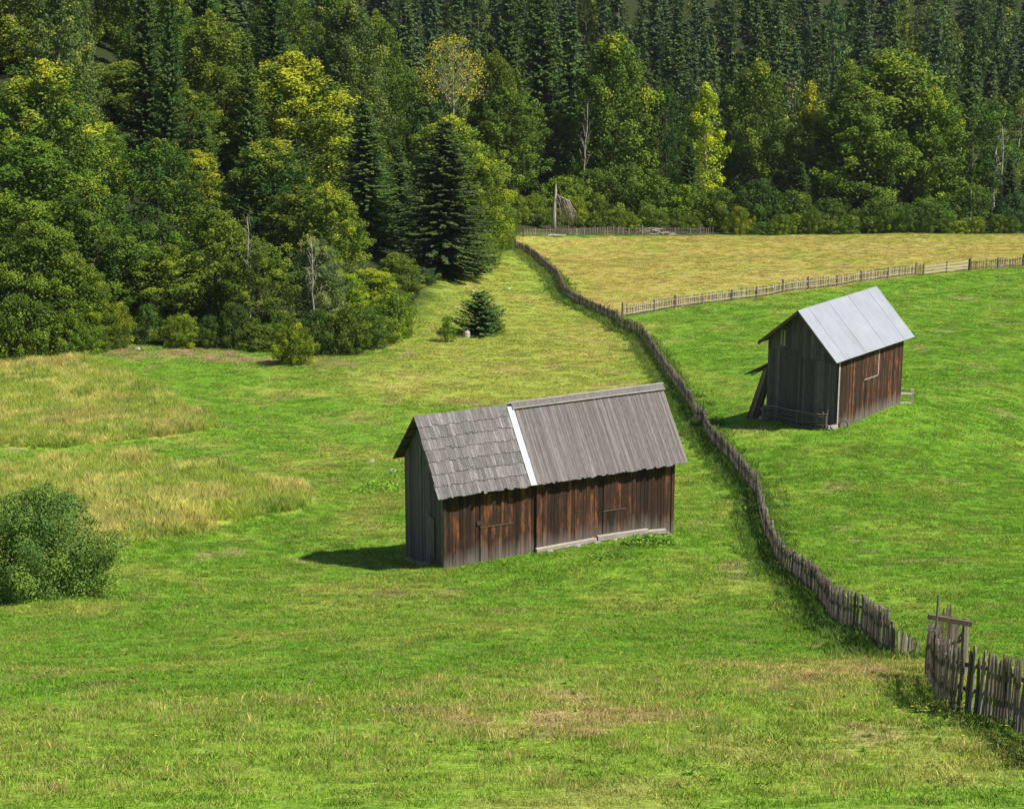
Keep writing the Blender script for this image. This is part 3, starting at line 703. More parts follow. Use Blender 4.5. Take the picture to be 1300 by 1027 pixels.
# name, variant, px of stem, py of top, width px, depth, colour, autumn, label
TREES = [
 ('beech_tree', 'd3', 48, 76, 165, 196, 'mid', .50, 'tall beech with yellow tinged top at the far left', G_EDGE),
 ('beech_tree', 'd1', 20, 170, 175, 180, 'mid', .3, 'broad dark beech filling the left margin below the yellow tinged crown', G_EDGE),
 ('beech_tree', 'd2', 118, 235, 130, 178, 'mid', .35, 'rounded beech between the left margin trees and the dark crown', G_EDGE),
 ('beech_tree', 'd5', 192, 172, 120, 192, 'dark', .38, 'dark rounded beech left of the middle of the left wood', G_EDGE),
 ('beech_tree', 'd4', 250, 190, 80, 205, 'yel', .6, 'narrow tree with yellow leaves showing down its right side', G_EDGE),
 ('beech_tree', 'd3', 372, 66, 175, 232, 'yel', .60, 'large sunlit yellowish beech topping the left wood', G_EDGE),
 ('beech_tree', 'd1', 343, 174, 132, 205, 'dark', .5, 'rounded dark beech with bright top below the yellowish crown', G_EDGE),
 ('beech_tree', 'd2', 420, 235, 95, 196, 'lime', .5, 'bright green beech beside the rounded dark crown', G_EDGE),
 ('beech_tree', 'd4', 270, 255, 95, 181, 'lime', .3, 'light green young tree near the left wood edge', G_EDGE),
 ('beech_tree', 'd5', 325, 300, 92, 178, 'mid', .3, 'mid green leafy tree at the wood edge above the bare bank', G_EDGE),
 ('beech_tree', 'd1', 52, 276, 130, 168, 'mid', .3, 'dense bushy tree standing forward at the left margin', G_EDGE),
 ('beech_tree', 'd2', 100, 330, 70, 170, 'yel', .25, 'lower olive tree leaning out at the left wood corner', G_EDGE),
 ('beech_tree', 'd4', 212, 310, 95, 180, 'lime', .45, 'yellow green tree with open layers above the brown bank', G_EDGE),
 ('beech_tree', 'd4', 155, 345, 60, 180, 'mid', .3, 'slender sapling with green foliage behind the earth scrape', G_EDGE),
 ('beech_tree', 'd3', 398, 300, 80, 181, 'grey', .3, 'grey green thin leaved willow at the wood edge', G_EDGE),
 ('beech_tree', 'd3', 430, 345, 80, 185, 'yel', .42, 'small yellow green tree before the willow', G_EDGE),
 ('beech_tree', 'd1', 470, 340, 80, 190, 'yel', .48, 'yellowish bushy tree left of the round green one', G_EDGE),
 ('beech_tree', 'd2', 502, 322, 64, 196, 'mid', .3, 'round green tree at the inner corner of the meadow', G_EDGE),
 ('beech_tree', 'd2', 570, 148, 142, 247, 'lime', .42, 'wide domed beech glowing behind the tall dark spruce', G_EDGE),
 ('beech_tree', 'd5', 645, 108, 104, 290, 'mid', .25, 'tall leafy maple behind the start of the long fence', G_RIGHT),
 ('beech_tree', 'd3', 605, 296, 48, 235, 'lime', .35, 'bright green young beech at the foot of the spruce', G_EDGE),
 ('beech_tree', 'd1', 775, 36, 118, 315, 'mid', .42, 'tall broad beech above the bushes of the far fence', G_RIGHT),
 ('beech_tree', 'd5', 848, 105, 60, 318, 'dark', .3, 'dark narrow tree left of the bright yellow one', G_RIGHT),
 ('beech_tree', 'd2', 968, 75, 100, 308, 'mid', .35, 'tall grey green beech right of the bright yellow tree', G_RIGHT),
 ('beech_tree', 'slim1', 1032, 104, 50, 306, 'mid', .62, 'slim pale stemmed tree with rusty orange top', G_RIGHT),
 ('beech_tree', 'slim1', 1080, 78, 62, 302, 'mid', .35, 'tall tree with long white trunk before the biggest beech', G_RIGHT),
 ('beech_tree', 'd1', 1140, 58, 190, 308, 'mid', .38, 'biggest broad beech at the right of the upper field', G_RIGHT),
 ('beech_tree', 'd3', 1190, 110, 90, 306, 'lime', .4, 'yellow green shoulder beech on the right of the biggest one', G_RIGHT),
 ('beech_tree', 'd2', 1095, 112, 135, 303, 'mid', .3, 'dark full beech in front of the biggest beech', G_RIGHT),
 ('beech_tree', 'slim2', 1268, 128, 60, 306, 'dark', .25, 'thin crowned tree with bare pale stems near the right margin', G_RIGHT),
 ('beech_tree', 'slim2', 1296, 112, 50, 312, 'mid', .25, 'thin pale stemmed tree at the very right margin', G_RIGHT),
 ('beech_tree', 'slim2', 1240, 135, 34, 312, 'dark', .2, 'slight dark tree left of the bare pale stems', G_RIGHT),
 ('beech_tree', 'd4', 220, 8, 75, 262, 'mid', .3, 'round headed green tree high in the left wood', G_MID),
 ('beech_tree', 'd2', 160, 78, 120, 240, 'mid', .35, 'spreading layered tree behind the yellow tinged beech', G_MID),
 ('beech_tree', 'd1', 270, 35, 80, 270, 'dark', .3, 'dark tree left of the sunlit yellowish beech', G_MID),
 ('beech_tree', 'd1', 425, 42, 120, 285, 'deep', .25, 'very dark wide tree behind the sunlit yellowish beech', G_MID),
 ('beech_tree', 'd2', 505, 80, 90, 290, 'dark', .25, 'dark tree left of the half bare autumn tree', G_MID),
 ('beech_tree', 'd4', 290, 110, 90, 240, 'grey', .35, 'grey green tree between dark and yellowish crowns', G_MID),
 ('beech_tree', 'd5', 10, 20, 110, 245, 'yel', .4, 'olive crown in the upper left corner', G_MID),
 ('beech_tree', 'd3', 120, 150, 90, 215, 'lime', .45, 'light crown right of the yellow tinged beech', G_MID),
 ('beech_tree', 'd5', 235, 110, 90, 228, 'mid', .4, 'mid green crown above the narrow yellow sided tree', G_MID),
 ('beech_tree', 'f1', 60, 8, 80, 300, 'dark', .3, 'dark crown behind the trees of the upper left corner', G_MID),
 ('beech_tree', 'd2', 482, 215, 70, 236, 'dark', .3, 'dark tree right of the bright green beech', G_EDGE),
 ('beech_tree', 'd1', 614, 200, 72, 240, 'lime', .42, 'rounded light green crown filling the right side of the bluish spruce', G_EDGE),
 ('beech_tree', 'f1', 1062, -8, 62, 440, 'farl', .3, 'light crown among the far spruces above the biggest beech'),
 ('beech_tree', 'f3', 1036, 14, 50, 435, 'far', .3, 'dull green crown among the far spruces above the long white trunk'),
 ('beech_tree', 'f2', 1200, 6, 64, 425, 'farl', .3, 'light green crown in the far forest at the upper right'),
 ('beech_tree', 'f1', 1246, 24, 66, 415, 'farl', .3, 'pale green rounded crown in the far forest near the right margin'),
 ('beech_tree', 'd2', 132, 24, 84, 288, 'dark', .3, 'green crown between the half bare spruce and brownish spruce', G_MID),
 ('beech_tree', 'd4', 378, 235, 90, 200, 'mid', .35, 'green tree tucked between the dark rounded and bright green crowns', G_EDGE),
]
SPR = [
 ('spruce_tree', 's2', 562, 154, 150, 217, 'blue', 'tall bluish spruce standing out at the meadow corner', 'spruces among the broadleaf trees'),
 ('spruce_tree', 's2', 462, 128, 110, 222, 'spr', 'tall green spruce between the yellowish beech and domed beech', 'spruces among the broadleaf trees'),
 ('spruce_tree', 's1', 508, 178, 56, 228, 'blue', 'dark slim spruce left of the bluish spruce', 'spruces among the broadleaf trees'),
 ('spruce_tree', 's2', 640, -35, 84, 318, 'spr', 'very tall spruce rising behind the maple', 'spruces among the broadleaf trees'),
 ('spruce_tree', 's1', 692, -30, 90, 325, 'spr', 'very tall broad spruce right of the maple', 'spruces among the broadleaf trees'),
 ('spruce_tree', 's3', 722, 20, 70, 330, 'spr', 'spruce with partly bare trunk beside the tall broad beech', 'spruces among the broadleaf trees'),
 ('spruce_tree', 's1', 45, -25, 90, 270, 'spr', 'dark spruce at the top left corner', 'spruces among the broadleaf trees'),
 ('spruce_tree', 's3', 108, -35, 80, 275, 'spr', 'half bare spruce with pale trunk near the top left', 'spruces among the broadleaf trees'),
 ('spruce_tree', 's1', 178, -18, 84, 270, 'brown', 'brownish spruce left of the round headed tree', 'spruces among the broadleaf trees'),
 ('spruce_tree', 's3', 285, -10, 70, 285, 'spr', 'ragged spruce between the round headed tree and yellowish beech', 'spruces among the broadleaf trees'),
 ('spruce_tree', 's1', 80, 40, 70, 235, 'deep', 'dark spruce just behind the yellow tinged beech', 'spruces among the broadleaf trees'),
 ('spruce_tree', 's1', 255, 150, 60, 215, 'spr', 'small spruce showing between the dark crowns', 'spruces among the broadleaf trees'),
 ('spruce_tree', 's1', 876, 180, 46, 300, 'blue', 'young dark spruce at the foot of the bright yellow tree', 'spruces among the broadleaf trees'),
 ('spruce_tree', 's1', 1018, 205, 44, 300, 'deep', 'young spruce below the rusty topped tree', 'spruces among the broadleaf trees'),
 ('spruce_tree', 's1', 1285, 200, 46, 302, 'deep', 'dark young spruce at the right margin of the field', 'spruces among the broadleaf trees'),
 ('spruce_tree', 's3', 1205, 160, 50, 318, 'deep', 'dark spruce in the gap right of the biggest beech', 'spruces among the broadleaf trees'),
]
BUSH = [
 ('bush2', 714, 222, 66, 296, 'lime', .5, 'shrub with yellow tip behind the broken snag'), ('bush1', 752, 212, 76, 300, 'mid', .3, 'high green shrub right of the broken snag'),
 ('bush1', 795, 205, 80, 300, 'mid', .3, 'broad green shrub left of the timber pile'), ('bush3', 836, 222, 66, 297, 'lime', .35, 'light green shrub behind the timber pile'),
 ('bush2', 872, 232, 60, 298, 'lime', .35, 'light green shrub right of the timber pile'), ('bush1', 915, 236, 66, 298, 'mid', .3, 'low green shrub below the bright yellow tree'),
 ('bush1', 965, 225, 70, 297, 'dark', .3, 'dark shrub at the end of the far fence'), ('bush3', 1008, 240, 60, 297, 'mid', .3, 'green shrub left of the white trunk'),
 ('bush1', 1052, 250, 60, 296, 'dark', .3, 'low dark shrub at the foot of the white trunk'), ('bush1', 1120, 250, 80, 296, 'mid', .3, 'low shrub below the biggest beech'),
 ('bush2', 1180, 252, 80, 296, 'mid', .3, 'low shrub at the right foot of the biggest beech'), ('bush3', 1235, 232, 66, 297, 'mid', .3, 'green shrub in the gap by the pale stems'),
 ('bush1', 1290, 245, 60, 296, 'deep', .3, 'dark shrub at the right end of the field edge'),
 ('bush1', 660, 262, 44, 292, 'dark', .3, 'low dark shrub behind the start of the long fence'), ('bush1', 688, 248, 48, 296, 'mid', .3, 'shrub between the maple and the broken snag'),
 ('bush1', 606, 306, 62, 228, 'lime', .4, 'bright bush right at the foot of the bluish spruce'), ('bush1', 25, 372, 100, 165, 'mid', .3, 'low dense shrub at the left margin'),
 ('bush2', 88, 392, 62, 167, 'lime', .35, 'low leafy shrub at the corner by the earth scrape'), ('bush1', 180, 398, 64, 181, 'mid', .3, 'low shrub behind the brown bank, left end'),
 ('bush3', 232, 386, 60, 181, 'lime', .4, 'yellow green low shrub behind the brown bank'), ('bush1', 285, 390, 66, 180, 'mid', .3, 'low shrub behind the middle of the brown bank'),
 ('bush1', 335, 396, 60, 179, 'dark', .3, 'dark shrub behind the right end of the brown bank'), ('bush2', 425, 398, 58, 176, 'yel', .4, 'yellow green shrub at the foot of the small tree'),
 ('bush3', 465, 405, 56, 178, 'yel', .45, 'yellowish shrub reaching onto the meadow'), ('bush1', 500, 372, 60, 188, 'mid', .3, 'shrub below the round green tree'),
 ('bush2', 628, 288, 50, 262, 'dark', .3, 'dark rounded shrub reaching the top end of the long fence'), ('bush1', 590, 328, 50, 224, 'dark', .3, 'low dark shrub under the right side of the bluish spruce'),
 ('bush1', 528, 340, 60, 215, 'deep', .3, 'dark shrub left of the bluish spruce')]
def do_trees():
    for nm, key, px, yt, w, d, col, au, lab, *grp in TREES: tree(nm, key, px, yt, w, d, col, au, lab, grp[0] if grp else 'broadleaf trees in the far forest')
    for nm, key, px, yt, w, d, col, lab, grp in SPR: tree(nm, key, px, yt, w, d, col, -1, lab, grp)
    for key, px, yt, w, d, col, au, lab in BUSH: tree('shrub', key, px, yt, w, d, col, au, lab, G_BUSH, 'shrub')
    tree('golden_tree', 'slim1', 900, 104, 54, 303, 'gold', .3, 'slender bright yellow tree behind the upper field')
    # free-standing bushes in the meadow
    def planted(name, key, px, pyfoot, wpx, hpx, col, au, label, cat='shrub'):
        P = on_ground(px, pyfoot); d = float(P @ FWD)
        tree_at(name, key, P[0], P[1], P[2] + hpx * d / F / .96, wpx * d / F, col, au, label, None, cat)
    planted('willow_bush', 'willow', 52, 757, 200, 140, 'willow', .0, 'large rounded grey green willow bush in the lower left corner')
    planted('young_spruce', 'young', 609, 425, 84, 54, 'deep', -1, 'small dark spruce standing alone on the meadow', 'tree')
    planted('shrub', 'bush3', 568, 434, 26, 34, 'lime', .35, 'small bright upright bush left of the lone young spruce')
    planted('shrub', 'bush1', 628, 424, 30, 20, 'lime', .3, 'low light green growth at the right foot of the lone young spruce')
    planted('shrub', 'bush2', 374, 462, 62, 52, 'yel', .78, 'reddish yellow shrub standing before the wood edge')
    planted('shrub', 'bush3', 148, 442, 34, 30, 'mid', .4, 'thin sapling on the earth scrape by the left trees')
    # fill of the wood behind the edge and of the far valley side
    g = np.random.default_rng(4242)
    taken = []
    def ok(x, y, r):
        for a, b in taken:
            if (a - x) ** 2 + (b - y) ** 2 < r * r: return False
        taken.append((x, y)); return True
    n = 0
    # wood on the left and behind the edge trees
    while n < 84:
        y = g.uniform(200, 390); x = g.uniform(-.26 * y, (.26 * y if y > 318 else .02 * y))
        pq = CX0 + F * x / (y * .952 + 15)
        if y < wood_edge(np.array([x]))[0] + 16 or y < 208 or (pq > 430 and y < 262) or (480 < pq < 710 and y < 285) or not ok(x, y, 6.6): continue
        n += 1; far = y > 300
        if g.uniform() < (.45 if far else .3):
            tree_at('spruce_tree', 's%d' % g.integers(1, 4) if not far else 'sf%d' % g.integers(1, 5), x, y, gz(x, y) + g.uniform(17, 25), g.uniform(4.5, 6.5), 'far' if far else 'spr', -1, 'spruce among the broadleaf crowns behind the wood edge', 'spruces behind the wood edge')
        else:
            tree_at('beech_tree', g.choice(['f1', 'f2', 'f3'] if far else ['d1', 'd2', 'd4']), x, y, gz(x, y) + g.uniform(14, 20), g.uniform(7, 10), g.choice(['dark', 'mid', 'farl', 'mid']), g.uniform(.25, .5), 'broadleaf tree among the crowns behind the wood edge', 'broadleaf trees behind the wood edge')
    n = 0; tries = 0
    while n < 378 and tries < 12000:
        tries += 1
        y = 398 + 118 * g.uniform() ** 1.35; x = g.uniform(-.25 * y, .25 * y)
        if not ok(x, y, 4.3): continue
        n += 1
        if g.uniform() < .26 + .14 * (x > 40):
            tree_at('beech_tree', g.choice(['f1', 'f2', 'f3']), x, y, gz(x, y) + g.uniform(13, 19), g.uniform(6, 9), g.choice(['farl', 'farl', 'mid']), g.uniform(.2, .45), 'light green broadleaf tree among the far spruces', 'broadleaf trees in the far forest')
        else:
            tree_at('spruce_tree', g.choice(['sf1', 'sf2', 'sf2', 'sf3', 'sf4']), x, y, gz(x, y) + g.uniform(16, 31), g.uniform(4.8, 8.4), g.choice(['far', 'far', 'spr', 'deep']), -1, 'dark spruce in the far forest on the opposite slope', 'spruces of the far forest')
    n = 0
    while n < 56:
        y = g.uniform(322, 398); x = g.uniform(-.02 * y, .25 * y)
        if not ok(x, y, 6.0): continue
        n += 1
        if g.uniform() < .42: tree_at('spruce_tree', g.choice(['sf1', 'sf2', 'sf3', 'sf4']), x, y, gz(x, y) + g.uniform(20, 27), g.uniform(5.5, 7.5), g.choice(['spr', 'deep', 'far']), -1, 'tall spruce rising from the dip behind the upper field', 'spruces in the dip behind the upper field')
        else: tree_at('beech_tree', g.choice(['f1', 'f2', 'f3']), x, y, gz(x, y) + g.uniform(15, 22), g.uniform(7, 10), g.choice(['dark', 'mid', 'farl', 'grey']), g.uniform(.2, .45), 'broadleaf tree rising from the dip behind the upper field', 'broadleaf trees in the dip behind the upper field')
    # undergrowth closing the foot of the wood edge
    n = len(_tlp); seg = np.linalg.norm(np.diff(_tlp, axis=0), axis=1); cum = np.r_[0, np.cumsum(seg)]
    for t in np.arange(0, cum[-1], 2.3):
        x = np.interp(t, cum, _tlp[:, 0]) + g.uniform(-.6, .6); y = np.interp(t, cum, _tlp[:, 1]) + g.uniform(.6, 1.8)
        pq = CX0 + F * x / (y * .952 + 15)
        if abs(x) > .235 * y or 505 < pq < 632: continue
        if 640 < CX0 + F * x / (y * 1.03) < 930: y += 4.5
        tree_at('shrub', 'bush%d' % g.integers(1, 4), x, y, gz(x, y) + g.uniform(1.6, 3.9), g.uniform(2.6, 4.2), g.choice(['mid', 'lime', 'dark', 'mid', 'yel']), g.uniform(.2, .45), 'low leafy undergrowth closing the foot of the wood edge', 'undergrowth along the wood edge', 'shrub')
    # half-bare autumn tree
    P = at_depth(573, 46, 275); X, Y = P[0], P[1]; zb = gz(X, Y) - .1; H = P[2] - zb
    r = thing('autumn_tree', 'half bare tree with pale branches and thin golden leaves', 'tree', (X, Y, zb))
    gg = np.random.default_rng(66)
    limbs(gg, H, 4.6, .52, 22, .24, 3, up=1.0, twigs=5).build('trunk', M['deadwood'], r, True)
    n = 3600; u = gg.uniform(0, 1, n); a = gg.uniform(0, 2 * PI, n); t = .62 + .38 * u
    rad = 4.4 * np.sqrt(np.clip(1 - ((t - .72) / .29) ** 2, 0.02, 1)) * gg.uniform(.55, 1.02, n)
    Pp = np.stack([rad * np.cos(a), rad * np.sin(a), t * H], -1)
    k = vnoise(a * 1.6, t * 14, 3) > .35; Pp = Pp[k]
    cm = card_mesh('crown', [cards(Pp, gg.normal(0, 1, Pp.shape) + np.array([0, 0, .6]), g.uniform(.14, .26, len(Pp)), .14, gg, gg.uniform(0, 1, len(Pp)))], M['leaf'])
    c = obj('crown', cm, r); c.color = (.34, .32, .03, .1)
    # bare pale stems
    for px, yt, d, H_, lab in ((395, 288, 172, None, 'leafless pale grey sapling before the willow at the wood edge'), (313, 262, 176, None, 'leafless pale stem standing among the light green trees'), (1279, 150, 300, None, 'bare forked pale stem near the right margin'), (742, 120, 312, None, 'dead bare topped stem right of the maple')):
        P = at_depth(px, yt, d); zb = gz(P[0], P[1]) - .1; h = P[2] - zb
        r = thing('bare_tree', lab, 'tree', (P[0], P[1], zb))
        limbs(np.random.default_rng(int(px)), h, .16 * h, .35, 14, .010 * h, 2, up=2.2).build('trunk', M['pale'], r, True)
    # broken snag by the far fence
    P = on_ground(703, 295); d = float(P @ FWD); u = d / F
    r = thing('broken_snag', 'broken pale tree trunk with collapsed top beside the far fence', 'dead tree', (P[0], P[1], P[2] - .2))
    mb = MB(); mb.tube([(0, 0, 0), (.02, 0, 2), (.12, 0, 4.2), (.2, 0, 5.2), (.25, 0, 6.2)], [.34, .28, .22, .13, .03], 8); mb.tube([(.16, 0, 4.5), (.3, 0, 5.0), (.33, 0, 5.6)], [.1, .06, .01], 5)
    mb.build('trunk', M['pale'], r, True)
    gg = np.random.default_rng(8); mb = MB()
    for i in range(34):
        f = gg.uniform(0, 1); x1 = .3 + 1.6 * f; z1 = 4.9 - .5 * f
        e = x1 + gg.uniform(.3, 1.1); mb.tube([(.2, 0, 4.9 - gg.uniform(0, .6)), (x1, gg.normal(0, .2), z1 - .3 * f), (e, gg.normal(0, .3), z1 - 1.6 - gg.uniform(0, .6)), (e + .1, gg.normal(0, .3), gg.uniform(.3, 1.8))], [.045, .035, .022, .01], 3)
    mb.build('fallen_branches', M['deadwood'], r, True)

# ------------------------------------------------------------------ fences
def clear_seg(pts):
    out = [on_ground(x, y, True) for x, y in pts]
    out = np.array(out); out[:, 2] = ground_h(out[:, 0], out[:, 1]); return out
LONG = [(1161, 829), (1134, 831), (1115, 823), (1097, 806), (1072, 800), (1060, 793), (1050, 779), (1035, 758), (1017, 741), (998, 728), (985, 706), (973, 682), (966, 655), (961, 633), (943, 612), (927, 591), (914, 578), (896, 551), (880, 525), (861, 499), (843, 475), (827, 447), (817, 429), (801, 423), (787, 420),
        (783, 411), (768, 403), (755, 397), (735, 390), (719, 380), (707, 355), (687, 337), (667, 322), (652, 313), (638, 307), (632, 303)]
FENCE_PATH = clear_seg(LONG)
def resample(path, step, jit=0, g=None):
    seg = np.linalg.norm(np.diff(path[:, :2], axis=0), axis=1); cum = np.r_[0, np.cumsum(seg)]
    t = np.arange(0, cum[-1], step)
    if g is not None: t = t + g.uniform(-jit, jit, len(t)) * step
    t = np.clip(t, 0, cum[-1])
    x = np.interp(t, cum, path[:, 0]); y = np.interp(t, cum, path[:, 1])
    a = np.interp(np.clip(t + .3, 0, cum[-1]), cum, path[:, 0]) - np.interp(np.clip(t - .3, 0, cum[-1]), cum, path[:, 0])
    b = np.interp(np.clip(t + .3, 0, cum[-1]), cum, path[:, 1]) - np.interp(np.clip(t - .3, 0, cum[-1]), cum, path[:, 1])
    return x, y, ground_h(x, y), np.arctan2(b, a)
def picket_verts(w, th, h, point, g):
    tw = g.normal(0, .012, 2)
    z = [-.15, h * .5, h - point, h]
    V = []
    for k, zz in enumerate(z):
        ww = w * (1 if k < 3 else .22) * (1 + g.normal(0, .06)); ox = tw[0] * math.sin(zz * 2) ; off = (g.normal(0, .006))
        V += [(-ww / 2 + ox, -th / 2 + off, zz), (ww / 2 + ox, -th / 2 + off, zz), (ww / 2 + ox, th / 2 + off, zz), (-ww / 2 + ox, th / 2 + off, zz)]
    Fc = [(3, 2, 1, 0), (12, 13, 14, 15)]
    for k in range(3):
        for j in range(4): a = k * 4 + j; b = k * 4 + (j + 1) % 4; Fc.append((a, b, b + 4, a + 4))
    return np.array(V), Fc
def eul(rx, ry, rz):
    cx, sx, cy, sy, cz, sz = math.cos(rx), math.sin(rx), math.cos(ry), math.sin(ry), math.cos(rz), math.sin(rz)
    return np.array([[cz, -sz, 0], [sz, cz, 0], [0, 0, 1]]) @ np.array([[cy, 0, sy], [0, 1, 0], [-sy, 0, cy]]) @ np.array([[1, 0, 0], [0, cx, -sx], [0, sx, cx]])
def picket_fence(name, label, path, step, hfun, w, th, point, lean, seed, post_step, post_h, rails, side=1, limit=100, mate='fence', railmat='fence', group=None, post_r=.06):
    g = np.random.default_rng(seed)
    x, y, z, a = resample(path, step, .25, g); n = len(x); O = np.array([path[0][0], path[0][1], path[0][2]])
    root = thing(name, label, 'fence', tuple(O), 0, group)
    near = set(np.argsort(x ** 2 + y ** 2)[:limit].tolist()); rest = MB(); cnt = 0
    ph = np.cumsum(g.normal(0, .25, n)); ph -= np.linspace(0, ph[-1], n)
    for i in range(n):
        h = hfun(i, n, g)
        if h <= 0: continue
        V, Fc = picket_verts(w * g.uniform(.7, 1.25), th, h, point * g.uniform(.5, 1.3), g)
        lx = math.sin(ph[i] * .3) * lean + g.normal(0, lean * .5); rx = g.normal(0, .03)
        off = np.array([-math.sin(a[i]), math.cos(a[i])]) * (side * .045)
        loc = np.array([x[i] + off[0], y[i] + off[1], z[i]]) - O; rot = (rx, lx, a[i]); r = g.uniform(0, 1)
        if i in near:
            mb = MB(); mb.add(V, Fc, r); mb.build('picket', M[mate], root, loc=loc).rotation_euler = rot
        else: rest.add(V @ eul(*rot).T + loc, Fc, r); cnt += 1
    if cnt: tag(rest.build('pickets', M[mate], root), kind='stuff')
    px, py, pz, pa = resample(path, post_step, .12, g)
    if step == .125: px, py, pz, pa = px[1:], py[1:], pz[1:], pa[1:]
    for i in range(len(px)):
        mb = MB(); hh = post_h * g.uniform(.85, 1.12); rr = post_r * g.uniform(.85, 1.2)
        mb.tube([(0, 0, -.3), (g.normal(0, .01), 0, hh * .5), (g.normal(0, .02), g.normal(0, .02), hh), (g.normal(0, .02), 0, hh + .05)], [rr, rr, rr * .9, rr * .5], 7, g.uniform(0, 1))
        mb.build('post', M[mate], root, loc=np.array([px[i], py[i], pz[i]]) - O)
    qx, qy, qz, qa = resample(path, post_step / 3)
    for rh in rails:
        mb = MB(); off = -side * .03
        for i in range(1 if step == .125 else 0, len(qx) - 1):
            j1, j2 = g.normal(0, .01, 2)
            A = np.array([qx[i] - math.sin(qa[i]) * off, qy[i] + math.cos(qa[i]) * off, qz[i] + rh * (.45 if step == .125 and i < 1 else 1) + j1]) - O; Bq = np.array([qx[i + 1] - math.sin(qa[i + 1]) * off, qy[i + 1] + math.cos(qa[i + 1]) * off, qz[i + 1] + rh + j2]) - O
            mb.beam(A, Bq, .035, .075, g.uniform(0, 1))
        mb.build('rail', M[railmat], root)
    return root
def do_fences():
    def hl(i, n, g): return (1.07 + .06 * math.sin(i * .02) + .05 * math.sin(i * .11 + 1)) * min(1, .42 + i * .05) + g.normal(0, .05)
    picket_fence('picket_fence', 'long weathered picket fence winding down between the two meadows', FENCE_PATH, .125, hl, .085, .022, .10, .05, 1, 3.2, 1.12, (.3, .8), side=1, post_r=.055)
    CROSS = [(790, 402), (829, 396), (860, 391), (887, 387), (945, 378), (1002, 370), (1060, 363), (1115, 356), (1170, 350)]
    p1 = clear_seg(CROSS)
    def hc(i, n, g): return 1.0 + g.normal(0, .05)
    picket_fence('picket_fence', 'bleached fence with pale rails running from the long fence to the gate', p1, .29, hc, .125, .022, .08, .04, 2, 4.1, 1.15, (.28, .82), side=1, railmat='fencelight', post_r=.10)
    p2 = clear_seg([(1231, 343.5), (1262, 341), (1288, 338.5), (1330, 334), (1400, 327)])
    picket_fence('picket_fence', 'bleached fence section right of the boarded field gate', p2, .29, hc, .125, .022, .08, .04, 3, 4.1, 1.2, (.3, .85), side=1, railmat='fence', post_r=.11)
    # boarded gate
    A, Bq = on_ground(1172, 350), on_ground(1230, 343.5); 
    r = thing('field_gate', 'pale three board gate in the cross fence behind the metal roofed shed', 'gate', tuple(A))
    mb = MB(); g = np.random.default_rng(6)
    for h in (.28, .6, .92):
        for a, b in ((0, .49), (.49, 1.0)): mb.beam((Bq - A) * a + [0, 0, h + g.normal(0, .015)], (Bq - A) * b + [0, 0, h + g.normal(0, .015)], .03, .13, g.uniform(.5, 1))
    mb.build('gate_boards', M['fencelight'], r)
    for f in (0.0, .5, 1.0):
        mb = MB(); mb.tube([(0, 0, -.2), (0, 0, 1.15), (0, .01, 1.2)], [.09, .085, .04], 7, .4); mb.build('post', M['fence'], r, loc=(Bq - A) * f + np.array([0, .07, 0]))
    # far fence
    p3 = clear_seg([(664, 301), (680, 300), (701, 299), (735, 298.5), (780, 297.5), (816, 297), (860, 297), (906, 297)])
    def hf(i, n, g): return .95 + g.normal(0, .07)
    picket_fence('picket_fence', 'grey picket fence along the far edge of the upper field', p3, .27, hf, .09, .022, .08, .05, 4, 4.0, 1.1, (.3, .75), side=-1, post_r=.08)
    # near corner fence
    p4 = np.array([on_ground(x, y, True) for x, y in [(1180, 858), (1186, 876), (1196, 890), (1208, 899), (1221, 904), (1240, 908), (1262, 914), (1284, 922), (1304, 934), (1330, 952), (1370, 985)]]); p4[:, 2] = ground_h(p4[:, 0], p4[:, 1])
    def hn(i, n, g):
        return (1.16 if i > 13 else 1.28 - .05 * abs(i - 5)) + g.normal(0, .06)
    r = picket_fence('picket_fence', 'rough pointed picket fence turning the corner at the lower right', p4, .132, hn, .084, .024, .16, .045, 5, 2.2, 1.0, (.42, .86), side=-1, limit=100, post_r=.05)
    # stile frame behind the corner
    P = on_ground(1180, 856, True); d = float(P @ FWD); m = d / F
    r = thing('fence_stile', 'tall wooden stile frame with crossbar and upright slats at the fence corner', 'stile', tuple(P), 0)
    def W3(px, py, dd=0.0): return at_depth(px, py, d + dd) - P
    back = 1.0
    def gpt(px, dd):      # ground under image column px at depth offset dd, relative to P
        q = at_depth(px, 860, d + dd); return np.array([q[0] - P[0], q[1] - P[1], gz(q[0], q[1]) - P[2]])
    g = np.random.default_rng(9)
    def upright(px, ytop, dd, w, th, nm, mate='fence', lean=0):
        q = gpt(px, dd); tp = at_depth(px + lean, ytop, d + dd) - P; mb = MB(); tp[:2] = q[:2] + (tp[:2] - q[:2]) * (0 if lean == 0 else 1)
        mid = q * .5 + tp * .5 + np.array([g.normal(0, .012), 0, 0])
        if nm == 'upright_slat':
            mb.beam(q - [0, 0, .15], tp - [0, 0, .1], w, th, g.uniform(0, 1), up=(0, 1, 0)); mb.beam(tp - [0, 0, .1], tp, w * .5, th, g.uniform(0, 1), up=(0, 1, 0))
        else: mb.tube([q - [0, 0, .2], mid, tp], [w, w * .9, w * .75], 7, g.uniform(.3, .7))
        mb.build(nm, M[mate], r)
    upright(1185, 740, .15, .028, 0, 'tall_pole')
    upright(1177, 787, .1, .055, 0, 'post'); upright(1181, 800, -.05, .05, 0, 'post')
    for k, (px, yt) in enumerate([(1188.5, 768), (1192.5, 760), (1197.5, 753), (1200.8, 754.5), (1203.5, 771), (1207, 780), (1210, 775.5), (1213, 780)]):
        upright(px, yt, 1.3, .052, .02, 'upright_slat')
    upright(1222, 785, .5, .085, 0, 'post', lean=4)
